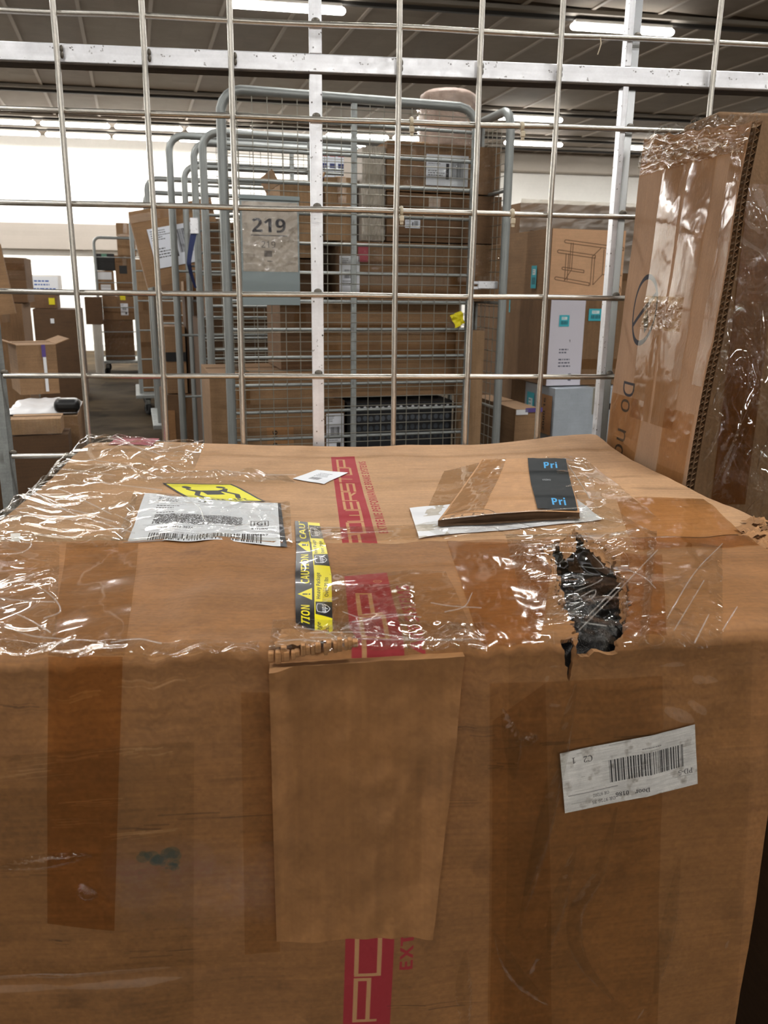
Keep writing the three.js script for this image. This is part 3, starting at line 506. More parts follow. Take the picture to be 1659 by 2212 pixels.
  // scratched label on the front, upside down
  const h = canvas(900, 400), v = h.getContext('2d'); fillNoise(h, [232, 231, 231], { fine: 0.04, streak: 0.1, mid: 0.06, big: 0.06, blot: 0.3 });
  v.save(); v.translate(900, 400); v.rotate(Math.PI); v.fillStyle = '#2d2c33'; v.font = '46px serif'; v.fillText('PD-5', 30, 120); v.font = 'bold 40px serif'; v.fillText('0186', 470, 66); v.fillText('Door', 330, 58); v.font = '30px serif'; v.fillText('OR 9716 3S', 560, 44, 160); v.fillText('OR 97202', 600, 90, 110); v.font = '54px serif'; v.fillText('1', 800, 352); v.fillText('C2', 690, 346);
  v.fillRect(540, 108, 330, 3); barcode(v, 90, 140, 500, 150, 46, '#333338'); lines(v, 240, 318, 180, 1, 10, 5, '#66666c'); v.restore();
  v.globalAlpha = 0.5; for (let k = 0; k < 60; k++) { v.fillStyle = rnd() < 0.6 ? '#c9c9cb' : '#8f8c8a'; v.fillRect(rr(0, 900), rr(0, 400), rr(20, 160), rr(1, 5)); } v.globalAlpha = 1;
  onFront('door_label', [[1208, 1625], [1506, 1570], [1511, 1698], [1217, 1750]], 0.0034, std({ map: tex(h), roughness: 0.6 }));
  // tape and film on the front
  onFront('packing_tape', [[100, 1425], [262, 1425], [250, 2000], [104, 1990]], 0.0007, M.tape);
  onFront('packing_tape', [[520, 1500], [600, 1500], [605, 2040], [530, 2050]], 0.0007, M.clearTape);
  onFront('packing_tape', [[1065, 1560], [1180, 1480], [1190, 2250], [1055, 2250]], 0.0006, M.clearTape);
  onFront('packing_tape', [[1060, 1480], [1440, 1470], [1420, 2240], [1050, 2240]], 0.0010, M.clearTape, hero, 60, 80, folds(31, 0.0022, 12, 4, 0.3));
  onFront('plastic_film', [[1100, 1420], [1640, 1400], [1590, 2260], [1080, 2260]], 0.0042, M.film, hero, 130, 160, folds(33, 0.009, 14, 9, 0.35));
  onFront('plastic_film', [[-60, 1640], [420, 1600], [420, 2240], [-60, 2240]], 0.002, M.film, hero, 80, 90, folds(36, 0.003, 5, 4, 0.9));
  // patch board pasted on the front, its edges standing off
  const pm = kraft([148, 104, 62], { vertical: true, streak: 0.05, mid: 0.09, blot: 0.08, off: 611 });
  const corner = [[582, 1440], [1003, 1416], [928, 1998], [598, 2012]];
  const off = (s, t) => 0.0045 + 0.009 * smooth(0.14, 0, s) * smooth(1.02, 0.5, t) + 0.003 * smooth(0.1, 0, t) + 0.007 * smooth(0.82, 1, s) * smooth(0, 0.3, t) + 0.0012 * n2(s * 4, t * 6);
  const patch = onFront('patch_board', corner, 0, pm, hero, 60, 70, off, (s, t, p) => [p.x, p.y]);
  // its cut edge
  const q = corner.map(([a, b]) => onZ(a, b, 0.848)), rim = [];
  const edgeStrip = (f, n) => plain(sheet(n, 2, (s, t) => { const [a, b] = f(s), p = bilerp(q, a, b); return V(p.x, p.y, lerp(nearZ(p.x), frontZ(p.x, p.y), smooth(TOP - 0.005, TOP - 0.04, p.y)) + off(a, b) * (1 - t) + (t - 1) * 0.0 + -0.001 * t); }, (s, t, p) => [p.x + p.z, p.y]));
  rim.push(edgeStrip((s) => [0, s], 60), edgeStrip((s) => [1, s], 60), edgeStrip((s) => [s, 0], 50), edgeStrip((s) => [s, 1], 50));
  obj('cut_edge', rim, M.torn, patch);
}

// pleats where the stretched film gathers: thin raised folds
{
  const pleat = (pts, lift, r, front) => {
    const w = pts.map(([a, b]) => { const p = front ? onZ(a, b, 0.848) : onY(a, b, TOP + lift); return front ? V(p.x, p.y, Math.max(nearZ(p.x), frontZ(p.x, p.y)) + lift) : V(p.x, skinY(Math.max(XL, p.x), p.z) + lift - 1.3 * Math.max(0, XL - 0.004 - p.x), p.z); });
    const line = new THREE.CatmullRomCurve3(w);
    if (!front) { obj('film_pleat', plain(new THREE.TubeGeometry(line, 12 * w.length, r, 6)), M.pleat, hero); return; }
    obj('film_pleat', sheet(8, 40, (s, t) => {                      // a low broad fold, tapering to its ends
      const p = line.getPoint(t), d = line.getTangent(t), k = (s - 0.5) * 2, wide = 0.006 * Math.sin(t * 3.1) + 0.001; return V(p.x - d.y * k * wide, p.y + d.x * k * wide, p.z + 0.0035 * Math.sin(t * 3.1) * (1 - k * k) + 0.0006 * n2(s * 3, t * 14));
    }), M.film, hero);
  };
  for (const l of [[[40, 985], [110, 945], [200, 935]], [[150, 960], [230, 965], [330, 985], [440, 962]], [[60, 1045], [120, 1055], [190, 1085], [240, 1110]], [[0, 1105], [70, 1095], [150, 1100], [260, 1130]], [[60, 1045], [140, 1100], [220, 1130], [290, 1150]], [[190, 1000], [260, 1010], [350, 1035]], [[0, 1085], [60, 1070], [140, 1090]], [[330, 985], [380, 1000], [440, 968]], [[250, 950], [300, 980], [350, 990]], [[200, 1040], [260, 1050], [350, 1060]], [[20, 1020], [90, 975], [150, 955]], [[110, 1010], [180, 1020], [250, 1030]], [[480, 1015], [560, 1022], [640, 1020]]]) pleat(l, 0.011, 0.0009);
  for (const l of [[[0, 1215], [50, 1212], [70, 1198], [40, 1196]], [[0, 1285], [60, 1270], [130, 1330], [95, 1342]], [[0, 1300], [70, 1310], [120, 1312]], [[0, 1320], [60, 1345], [110, 1375]], [[10, 1360], [60, 1380], [130, 1390], [210, 1398]], [[0, 1270], [40, 1265], [65, 1262]], [[240, 1404], [300, 1398], [350, 1400]]]) pleat(l, 0.005, 0.0007);
  for (const l of [[[670, 1375], [800, 1380], [900, 1390], [1045, 1392]], [[670, 1388], [850, 1392], [1000, 1396]], [[820, 1345], [760, 1350], [840, 1345], [900, 1335]], [[600, 1400], [650, 1398], [700, 1404]], [[740, 1330], [790, 1345], [850, 1340], [910, 1345]], [[640, 1365], [700, 1372], [730, 1385]], [[960, 1330], [1000, 1320], [1020, 1290]], [[930, 1312], [970, 1318], [1040, 1322]]]) pleat(l, 0.005, 0.0006);
  for (const l of [[[390, 1070], [430, 1095], [445, 1125], [480, 1140]], [[480, 1085], [540, 1080], [600, 1095]], [[260, 1080], [290, 1100], [270, 1118]], [[250, 1110], [285, 1130], [262, 1150]], [[415, 1175], [450, 1165], [480, 1160]], [[640, 1140], [720, 1138], [750, 1142]], [[680, 1152], [760, 1150], [850, 1146]]]) pleat(l, 0.006, 0.0006);
  for (const l of [[[1215, 1260], [1250, 1258], [1260, 1275], [1215, 1278]], [[1240, 1290], [1290, 1270], [1300, 1262]], [[1225, 1320], [1280, 1300], [1285, 1285], [1240, 1310]], [[1180, 1335], [1230, 1335], [1260, 1320]], [[1255, 1360], [1310, 1365], [1270, 1362]], [[1250, 1230], [1300, 1235], [1280, 1205]], [[1250, 1375], [1330, 1290], [1420, 1195]], [[1265, 1345], [1340, 1270]], [[1440, 1345], [1500, 1250], [1560, 1180]], [[1455, 1370], [1520, 1265]], [[1500, 1395], [1530, 1340]], [[1560, 1370], [1590, 1330]], [[1340, 1230], [1390, 1260], [1415, 1285]], [[1100, 1210], [1160, 1200], [1200, 1190]]]) pleat(l, 0.006, 0.0006);
  for (const l of [[[1215, 990], [1260, 1000], [1270, 1015]], [[1225, 1000], [1245, 1030], [1275, 1080]], [[1035, 1115], [950, 1124], [1050, 1112], [1250, 1098]], [[900, 1150], [1000, 1148], [1100, 1140]]]) pleat(l, 0.016, 0.0006);
  for (const l of [[[1245, 1480], [1215, 1600], [1160, 1820], [1115, 1990]], [[1212, 1640], [1170, 1780], [1128, 1920]], [[1330, 1740], [1290, 1880], [1240, 1960], [1250, 2060], [1320, 2150]], [[1240, 1820], [1200, 1940], [1180, 2040]], [[1062, 2000], [1110, 2090], [1180, 2160]], [[1085, 1530], [1105, 1600], [1108, 1680]], [[1110, 1600], [1160, 1588]], [[1000, 2040], [998, 2130], [1004, 2212]], [[1470, 1860], [1440, 2020], [1410, 2140]], [[0, 1870], [90, 1855], [200, 1840]], [[175, 1900], [190, 1920], [215, 1925]]]) pleat(l, 0.003, 0.0007, true);
}

// folded cardboard sleeve lying on the box, with a white sheet under it
{
  const s0 = thing('white_sheet', 'white paper sheet lying under the small cardboard sleeve on the box', 'paper');
  onTop('sheet_of_paper', [[885, 1088], [1225, 1060], [1302, 1118], [905, 1156]], 0.0016, M.paper, s0, 20, 14, (s, t) => 0.001 * n2(s * 3, t * 3));
  const t = thing('cardboard_sleeve', 'small flat cardboard sleeve with black tape lying on the damaged box', 'sleeve');
  const q = [[1040, 988], [1222, 990], [1252, 1112], [946, 1130]].map(([a, b]) => onY(a, b, TOP + 0.008)), rise = (s, v) => 0.004 + 0.009 * smooth(0.2, 1, v) * (0.5 + 0.5 * Math.sin(s * 3.1)) + 0.0015;
  const c = canvas(1024, 900), x = fillNoise(c, [186, 142, 100], { fine: 0.04, streak: 0.08, off: 9 });
  x.strokeStyle = '#2a221c'; x.lineWidth = 4; x.beginPath(); x.ellipse(170, 930, 240, 120, 0, Math.PI, 0); x.stroke(); x.beginPath(); x.ellipse(170, 950, 190, 100, 0, Math.PI, 0); x.stroke(); x.fillStyle = '#2a221c'; x.font = 'bold 28px sans-serif'; x.fillText('F', 20, 890); x.fillText('ID', 75, 885); x.fillText('K', 150, 885); x.fillText('B', 230, 885); x.fillText('C', 300, 890);
  obj('upper_leaf', sheet(40, 36, (s, v) => { const p = bilerp(q, s, v); return V(p.x, skinY(p.x, p.z) + rise(s, v), p.z); }), std({ map: tex(c), roughness: 0.8 }), t);
  obj('lower_leaf', sheet(30, 20, (s, v) => { const p = bilerp(q, s, v); return V(p.x, skinY(p.x, p.z) + 0.0026 + 0.001 * v, p.z + 0.003 * v); }, metreUV), M.kraft[4], t);
  obj('front_fold', sheet(40, 4, (s, v) => { const p = bilerp(q, s, 1); return V(p.x, skinY(p.x, p.z) + lerp(rise(s, 1) , 0.0036, v), p.z - 0.012 * Math.sin(v * 3.14) * Math.sin(s * 3.1)); }, metreUV), M.kraft[4], t);
  const b = canvas(512, 1024), y = b.getContext('2d'); y.fillStyle = '#1f2528'; y.fillRect(0, 0, 512, 1024); y.fillStyle = '#4aa3dc'; y.font = 'bold 150px sans-serif'; y.fillText('Pri', 190, 200); y.fillText('Pri', 190, 960); y.fillStyle = '#aeb4b8'; y.font = '46px sans-serif'; y.fillText('video', 150, 470); y.fillStyle = '#12171a'; y.fillRect(0, 260, 512, 8); y.fillRect(0, 700, 512, 10);
  obj('black_tape', sheet(24, 30, (s, v) => { const p = bilerp(q, lerp(lerp(0.55, 0.69, v), lerp(1, 0.985, v), s), lerp(0.01, 0.985, v)), ss = lerp(0.6, 1, s); return V(p.x, skinY(p.x, p.z) + rise(ss, v) + 0.0012 + 0.0006 * ridge(n2b, p.x * 20, p.z * 60), p.z); }), phys({ map: tex(b), roughness: 0.65, specularIntensity: 0.4 }), t);
  obj('clear_tape', sheet(20, 30, (s, v) => { const p = bilerp(q, lerp(0.02, 0.3, s), lerp(0.02, 0.95, v)); return V(p.x, skinY(p.x, p.z) + rise(s * 0.3, v) + 0.001 + 0.0008 * ridge(n2, p.x * 20, p.z * 70), p.z); }), M.clearTape, t);
}

// ------------------------------------------------------------------ tall corrugated panel and wrapped box standing at the right inside the cage
{
  const t = thing('corrugated_panel', 'tall taped cardboard panel with printed circle and wording, standing beside the damaged box', 'cardboard panel');
  const tl = onZ(1393, 300, 0.03), bl = onZ(1312, 932, 0.03), tr = onZ(1626, 262, 0.3), br = onZ(1487, 1016, 0.3), H0 = DECK - 0.04, TH = 0.0135;
  const slope = (a, b, y) => a.x + (b.x - a.x) * (a.y - y) / (a.y - b.y);
  const at = (s, y, o = 0) => {                                    // s from the far edge to the near edge
    const yy = Math.max(y, bl.y - 0.04), xa = slope(tl, bl, yy), xb = slope(tr, br, yy), bow = -0.006 * Math.sin(s * Math.PI) + 0.0025 * n2(s * 2, y * 4) + 0.0015 * Math.exp(-((y - 1.13 + 0.05 * s) ** 2) / 0.0004) * s;
    return V(lerp(xa, xb, s) + bow + o, y, lerp(0.03, 0.3, s));
  };
  const topOf = (s) => lerp(tl.y, tr.y, s) + 0.004 * n2(s * 6, 1);
  const c = canvas(820, 2048), x = fillNoise(c, [152, 119, 91], { fine: 0.04, streak: 0.05, mid: 0.05, big: 0.06, vertical: true, off: 801 });
  const PH = 1.22, py = (y) => (1.38 - y) / PH * 2048, P = (a, b) => { // pixel on the panel face -> canvas
    const d = sight(a, b); let lo = 0.5, hi = 2; const A = at(0, 1.1), B = at(1, 1.1), N = V(0, 1, 0).cross(B.clone().sub(A)).normalize(); const k = A.clone().sub(EYE).dot(N) / d.dot(N), p = EYE.clone().addScaledVector(d, k); return [(p.z - 0.03) / 0.27 * 820, py(p.y)];
  };
  // printed ring, its bar, and the wording down the board
  { const a = P(1398, 598), b = P(1398, 742), l = P(1371, 690), r = P(1427, 640), cxx = (l[0] + r[0]) / 2, cyy = (a[1] + b[1]) / 2; x.strokeStyle = '#20202a'; x.lineWidth = 13; x.beginPath(); x.ellipse(cxx, cyy, Math.abs(r[0] - l[0]) / 2, (b[1] - a[1]) / 2, 0, 0, 7); x.stroke(); const p = P(1373, 704), q = P(1424, 632), m = P(1402, 676), n = P(1406, 712); x.beginPath(); x.moveTo(...p); x.lineTo(...q); x.stroke(); x.lineWidth = 34; x.beginPath(); x.moveTo(...m); x.lineTo(...n); x.stroke(); }
  { const p = P(1374, 820), q = P(1362, 1000); x.save(); x.translate(p[0] - 70, p[1]); x.rotate(Math.PI / 2); x.fillStyle = '#23212a'; x.font = '150px sans-serif'; x.textBaseline = 'bottom'; x.scale(0.5, 1.2); x.fillText('Do  not', 0, 0); x.restore(); }
  const face = std({ map: tex(c), roughness: 0.75, bumpMap: KRAFT_BUMP, bumpScale: 0.0004 });
  const grid = (o) => sheet(40, 110, (s, v) => at(s, lerp(topOf(s), H0, v), o), (s, v, p) => [s, 1 - (1.38 - p.y) / PH]);
  obj('outer_liner', grid(0), face, t); obj('inner_liner', grid(TH), M.kraft[2], t);
  { const s = 0.995, mids = plain(sheet(2, 110, (a, v) => at(1, lerp(topOf(1), H0, v), 0.0062 + a * 0.0009))); obj('middle_liner', mids, M.kraft[1], t); }
  // two layers of fluting, seen on the near edge
  const flute = (o0, o1, pitch) => { const n = Math.round((topOf(1) - H0) / pitch); return plain(sheet(1, n * 4, (a, v) => { const ph = v * n * Math.PI * 2, k = 0.5 + 0.5 * Math.sin(ph); const p = at(1 - 0.05 * a, lerp(topOf(1) - 0.002, H0, v), lerp(o0, o1, k)); return p; }, (a, v) => [a * 0.01, v])); };
  obj('fluting', [flute(0.0004, 0.006, 0.0085), flute(0.0072, TH - 0.0004, 0.0085)], M.kraft[3], t);
  // wide clear tapes down the board and across its head
  const strip = (name, s0, s1, y0, y1, mat, amp, k) => obj(name, sheet(24, 100, (a, v) => { const s = lerp(s0, s1, a), y = lerp(Math.min(y0, topOf(s) + 0.001), y1, v), p = at(s, y, -0.0011 - amp * (ridge(n2b, s * 5 + k, y * 16) + 0.6 * ridge(n2c, s * 16, y * 34 + k))); return p; }), mat, t);
  const gloss = phys({ color: 0xf0e6d6, roughness: 0.1, transmission: 1, thickness: 0, ior: 1.55 });
  strip('packing_tape', 0.30, 0.53, 1.33, 0.95, gloss, 0.0002, 1); strip('packing_tape', 0.56, 0.79, 1.34, 0.95, gloss, 0.0002, 2); strip('packing_tape', 0.9, 0.995, 1.335, 1.02, gloss, 0.0002, 3);
  strip('packing_tape', 0.0, 1.0, 1.39, 1.325, gloss, 0.0035, 4); strip('packing_tape', 0.02, 0.45, 0.98, 0.7, M.tape, 0.0003, 5); strip('packing_tape', 0.7, 0.97, 0.98, 0.7, M.tape, 0.0003, 6);
  strip('packing_tape', 0.3, 0.72, 1.14, 1.09, gloss, 0.0022, 7);
  obj('plastic_film', sheet(60, 24, (a, v) => { const s = a * 1.02, y = topOf(clamp(s)) - 0.035 + 0.05 * (1 - v) ; return at(s, y + 0.006 * n2(a * 6, v * 3), -0.003 + 0.012 * (1 - v) - 0.008 * ridge(n2b, a * 7, v * 4)); }), M.film, t);

  // wrapped box behind the panel
  const w = thing('wrapped_carton', 'big brown carton wrapped in clear film at the edge behind the corrugated panel', 'box', V(0.462, DECK - 0.045, 0.012), -0.02);
  const BW = 0.42, BH = 1.25, BD = 0.12;
  obj('body', [rbx(BW, BH, BD, 0.006, BW / 2, BH / 2, BD / 2)], M.kraft[1], w);
  obj('edge_tape', [rbx(0.06, 0.5, 0.001, 0.0004, 0.09, 0.9, BD + 0.0012)], M.tape, w);
  const film = (x0, x1, y0, y1, k, amp, ang) => obj('plastic_film', sheet(70, 110, (s, v) => { const X = lerp(x0, x1, s), Y = lerp(y1, y0, v), a = X * Math.cos(ang) + Y * Math.sin(ang), b = -X * Math.sin(ang) + Y * Math.cos(ang); return V(X, Y, BD + 0.004 + 0.13 * smooth(1.15, 0.75, Y + X * 0.9) + amp * (ridge(n2b, a * 9 + k, b * 3) + 0.5 * ridge(n2c, a * 16, b * 6 + k))); }), M.film, w);
  film(-0.01, 0.42, 0.35, 1.15, 3, 0.012, 0.5); film(-0.03, 0.16, 0.6, 0.98, 8, 0.03, -0.4);
  
  // added dark carton, keeps the gap low beside the big box dark
  const low = thing('added_gap_carton', 'added dark brown carton filling the dark gap low beside the damaged box', 'box', V(0.6, DECK - 0.045, 0.62), 0.02);
  obj('body', [rbx(0.4, 0.42, 0.5, 0.006, 0, 0.21, 0)], M.kraft[4], low); obj('packing_tape', [rbx(0.05, 0.001, 0.5, 0.0004, 0, 0.4206, 0)], M.tape, low);
}

// ------------------------------------------------------------------ print textures for the cartons farther back
function printed(w, h, draw, bg) { const c = canvas(w, h), x = c.getContext('2d'); if (bg) { x.fillStyle = bg; x.fillRect(0, 0, w, h); } draw(x, w, h); return tex(c); }
const P_SHIP = std({ map: printed(256, 320, (x) => { lines(x, 20, 20, 120, 4, 14, 5); barcode(x, 60, 110, 130, 70, 26); lines(x, 20, 200, 200, 3, 16, 6); x.fillStyle = '#2c2c34'; x.fillRect(150, 235, 60, 60); }, '#dfe2ea'), roughness: 0.6 });
const P_SHIP_WIDE = std({ map: printed(320, 256, (x) => { lines(x, 16, 16, 150, 5, 14, 5); barcode(x, 190, 30, 90, 150, 18); lines(x, 16, 130, 140, 4, 18, 7); x.fillStyle = '#2c2c34'; x.fillRect(150, 70, 24, 130); }, '#d9dee8'), roughness: 0.6 });
const P_TEAL = std({ map: printed(128, 128, (x) => { x.fillStyle = '#e0f2f4'; x.fillRect(30, 20, 70, 32); lines(x, 34, 26, 60, 2, 12, 4, '#1d6a76'); barcode(x, 24, 66, 84, 40, 12, '#10313a'); }, '#3fb6c6'), roughness: 0.55 });
const P_YELLOW = std({ color: 0xe0d21c, roughness: 0.6 }), P_PURPLE = std({ color: 0x5d4a8c, roughness: 0.5 }), P_GREY = std({ map: tileTex([176, 186, 196], { mid: 0.05, big: 0.06, fine: 0.02, streak: 0.02, off: 61 }), roughness: 0.45 }), P_DARKGREY = std({ color: 0x59626a, roughness: 0.6 });
const P_LILAC = std({ map: printed(256, 512, (x) => { x.fillStyle = '#2e2f3a'; x.font = 'bold 22px sans-serif'; x.fillText('▲', 110, 250); x.fillText('1', 150, 250); x.fillText('●', 180, 250); lines(x, 80, 290, 90, 2, 18, 8, '#55566a'); lines(x, 80, 350, 120, 3, 20, 8, '#55566a'); x.fillRect(160, 440, 22, 44); }, '#d6d3de'), roughness: 0.6 });
const P_BLUE = std({ map: printed(256, 128, (x) => { lines(x, 30, 30, 190, 2, 30, 12, '#3a62b0'); x.fillStyle = '#2f56a6'; x.font = 'bold 30px sans-serif'; lines(x, 20, 96, 210, 1, 10, 14, '#3a62b0'); }, '#eef1f6'), roughness: 0.7 });
const P_REDBLUE = std({ map: printed(256, 256, (x) => { for (let i = 0; i < 4; i++) { x.fillStyle = '#c2311f'; x.fillRect(12 + i * 62, 14, 44, 36); x.fillStyle = '#2b3563'; x.fillRect(12 + i * 62, 92, 46, 44); x.fillRect(12 + i * 62, 180, 46, 50); } }, '#d3dae4'), roughness: 0.6 });
const P_TABLE = std({ map: printed(700, 620, (x, w, h) => {
  const c = canvas(w, h); fillNoise(c, [216, 172, 134], { fine: 0.03, streak: 0.04, mid: 0.03, big: 0.03, off: 5 }); x.drawImage(c, 0, 0);
  x.strokeStyle = '#74563e'; x.lineWidth = 7;
  const bar = (x0, y0, x1, y1, k = 13) => { x.beginPath(); x.moveTo(x0, y0 - k); x.lineTo(x1, y1 - k); x.lineTo(x1, y1 + k); x.lineTo(x0, y0 + k); x.arc(x0, y0, k, Math.PI / 2, 1.5 * Math.PI); x.stroke(); };
  bar(130, 110, 690, 165); bar(70, 200, 420, 240); bar(60, 440, 380, 490); bar(120, 350, 320, 375, 11);
  for (const [a, b, d, e] of [[180, 120, 180, 360], [200, 120, 200, 360], [140, 215, 140, 460], [165, 215, 165, 460], [390, 240, 390, 500], [415, 240, 415, 495], [140, 460, 200, 360], [390, 240, 470, 160], [415, 495, 500, 400], [500, 170, 500, 400], [500, 400, 690, 405]]) { x.beginPath(); x.moveTo(a, b); x.lineTo(d, e); x.stroke(); }
  x.beginPath(); x.arc(640, 540, 52, 0, 7); x.stroke(); x.fillStyle = '#5b3f2a'; x.font = 'bold 60px sans-serif'; x.fillText('8', 622, 560);
}), roughness: 0.8 });
const P_DOTS = std({ map: printed(512, 256, (x, w, h) => { for (let i = 0; i < 17; i++) for (const [y, r, col] of [[22, 8, '#d8dade'], [66, 11, '#4a5058'], [108, 11, '#3c434b'], [150, 9, '#2c333b']]) { x.fillStyle = col; x.beginPath(); x.arc(20 + i * 29.5, y + (i % 2) * 3, r, 0, 7); x.fill(); } }, '#14161b'), roughness: 0.45 });
const P_BOLD = std({ map: printed(256, 256, (x) => { const c = canvas(256, 256); fillNoise(c, [160, 118, 78], { off: 3 }); x.drawImage(c, 0, 0); x.save(); x.translate(40, 240); x.rotate(-Math.PI / 2); x.fillStyle = '#2b221b'; x.font = 'bold 64px sans-serif'; x.fillText('2000 16', 0, 60, 220); x.restore(); }), roughness: 0.8 });

// a carton: front face measured on the plane at hall depth d, standing on base
function carton(name, label, px, d, dep, { mat = M.kraft[0], base, turn = 0, tilt = 0, group, tapes = [0.5], across = [], marks = [], film = 0, category = 'box', hazy = false, flap = 0, seam = true } = {}) {
  const [x0, y0, x1, y1] = px, ym = (y0 + y1) / 2, a = onD(x0, ym, d), b = onD(x1, ym, d), w = uOf(b) - uOf(a), yt = onD((x0 + x1) / 2, y0, d).y, yb = base ?? onD((x0 + x1) / 2, y1, d).y, h = yt - yb, um = (uOf(a) + uOf(b)) / 2;
  const t = thing(name, label, category, hall(um, yb, d + dep / 2), TURN + turn, group); t.rotation.order = 'YXZ'; t.rotation.z = tilt;
  const bulge = 0.003, g = boxUV(plain(new THREE.BoxGeometry(w, h, dep, 6, 6, 4))), p = g.attributes.position;
  for (let i = 0; i < p.count; i++) { const X = p.getX(i), Y = p.getY(i), Z = p.getZ(i), k = n2(X * 4 + um * 9, Y * 4 + d * 5) * bulge; if (Math.abs(Math.abs(Z) - dep / 2) < 1e-4) p.setZ(i, Z + Math.sign(Z) * (0.004 * (1 - (2 * X / w) ** 2) * (1 - (2 * Y / h) ** 2) + k * 0.4)); if (Math.abs(Y - h / 2) < 1e-4) p.setY(i, Y + k * 0.8); }
  g.computeVertexNormals(); g.translate(0, h / 2, 0);
  obj('body', g, mat, t);
  const F = dep / 2 + 0.0062;
  if (seam) obj('top_seam', [bx(w * 0.985, 0.002, 0.004, 0, h + 0.0035, 0)], M.kraft[4], t);
  for (const k of tapes) obj('packing_tape', [rbx(Math.min(0.05, w * 0.3), Math.min(0.12, h * 0.4), 0.0008, 0.0003, (k - 0.5) * w, h - Math.min(0.06, h * 0.2), F), rbx(Math.min(0.05, w * 0.3), 0.0008, dep, 0.0003, (k - 0.5) * w, h + 0.0045, 0)], M.clearTape, t);
  for (const k of across) obj('packing_tape', [rbx(w, 0.045, 0.0008, 0.0003, 0, k * h, F)], M.clearTape, t);
  for (const [n, m, f0, f1, f2, f3, turnZ, side] of marks) {       // fractions of the face: left, top, right, bottom
    const mm = obj(n, bx(1, 1, 1), m, t), mw = (f2 - f0) * (side ? dep : w), mh = (f3 - f1) * h, g2 = new THREE.PlaneGeometry(mw, mh); mm.geometry = g2;
    if (side) { mm.position.set(-w / 2 - 0.0045, h * (1 - (f1 + f3) / 2), ((f0 + f2) / 2 - 0.5) * dep); mm.rotation.y = -Math.PI / 2; } else mm.position.set(((f0 + f2) / 2 - 0.5) * w, h * (1 - (f1 + f3) / 2), F + 0.0006);
    if (turnZ) mm.rotation.z = turnZ;
  }
  if (flap) for (const s of [-1, 1]) { const f = obj('flap', rbx(w * 0.48, 0.005, dep * 0.9, 0.002, s * w * 0.24, 0, 0), mat, t); f.position.set(-s * 0 + (s > 0 ? w / 2 - w * 0.0 : -w / 2) - s * w * 0.0, h, 0); f.position.x = s * w / 2; f.rotation.z = s * flap; f.geometry = rbx(w * 0.4, 0.005, dep * 0.95, 0.002, s * w * 0.2, 0, 0); }
  if (film) obj('plastic_film', sheet(40, 30, (s, v) => V((s - 0.5) * w * 1.02, h * (1.01 - v * Math.min(1, film)), F + 0.003 + 0.012 * ridge(n2b, s * 4 + um * 7, v * 5) + 0.006 * ridge(n2c, s * 9, v * 9 + um))), hazy ? M.cloudyFilm : M.film, t);
  return Object.assign(t, { top: yb + h, w, h });
}

// ------------------------------------------------------------------ roll trolleys: tube frames with rounded heads, bars and a fine mesh
function frameTube(w, h, r, y0, rad) { const pts = [V(-w / 2, y0, 0), V(-w / 2, h - r, 0)]; for (let i = 1; i < 8; i++) { const a = Math.PI - i / 8 * Math.PI / 2; pts.push(V(-w / 2 + r + Math.cos(a) * r, h - r + Math.sin(a) * r, 0)); } pts.push(V(-w / 2 + r, h, 0), V(0, h, 0), V(w / 2 - r, h, 0)); for (let i = 1; i < 8; i++) { const a = Math.PI / 2 - i / 8 * Math.PI / 2; pts.push(V(w / 2 - r + Math.cos(a) * r, h - r + Math.sin(a) * r, 0)); } pts.push(V(w / 2, h - r, 0), V(w / 2, y0, 0)); return plain(new THREE.TubeGeometry(new THREE.CatmullRomCurve3(pts, false, 'catmullrom', 0.02), 160, rad, 8)); }
function gridPanel(t, name, w, h, { at = V(0, 0, 0), turn = 0, y0 = 0.2, bars = 0.105, mesh = 0.054, meshH = 0.036, posts = 1, r = 0.07, tubeR = 0.0175, barsFrom = 0 } = {}) {
  const f = obj(name, frameTube(w, h, r, y0, tubeR), M.zinc, t); f.position.copy(at); f.rotation.y = turn;
  for (let k = 1; k <= posts; k++) { const x = -w / 2 + w * k / (posts + 1); obj('post', [rbx(0.022, h - y0, 0.012, 0.003, x, (h + y0) / 2 - 0.005, 0)], M.zinc, f); }
  if (bars) for (let y = y0 + 0.05; y < h - 0.06; y += bars) if (y > barsFrom) obj('bar', rod(V(-w / 2, y, -0.008), V(w / 2, y, -0.008), 0.0065, 7), M.zinc, f);
  if (mesh) {
    const g = []; for (let x = -w / 2 + mesh; x < w / 2 - 0.01; x += mesh) g.push(rod(V(x, y0, 0.004), V(x, h, 0.004), 0.0016, 4)); for (let y = y0 + 0.02; y < h - 0.02; y += meshH) g.push(rod(V(-w / 2, y, 0.007), V(w / 2, y, 0.007), 0.0016, 4));
    const m = obj('wire_mesh', g, M.zincFine, f); m.userData = { kind: 'stuff' };
  }
  return f;
}
function castor(t, x, z, y = 0) { const c = obj('castor', [plain(new THREE.TorusGeometry(0.036, 0.018, 10, 22).rotateY(Math.PI / 2).rotateY(0.5)), rod(V(-0.012, 0, 0.006), V(0.012, 0, -0.006), 0.03, 14)], M.rubber, t); c.position.set(x, 0.055 + y, z); obj('fork', [rbx(0.046, 0.05, 0.05, 0.008, 0, 0.065, 0), rbx(0.004, 0.07, 0.03, 0.001, 0.022, 0.02, 0), rbx(0.004, 0.07, 0.03, 0.001, -0.022, 0.02, 0)], M.zinc, c); }
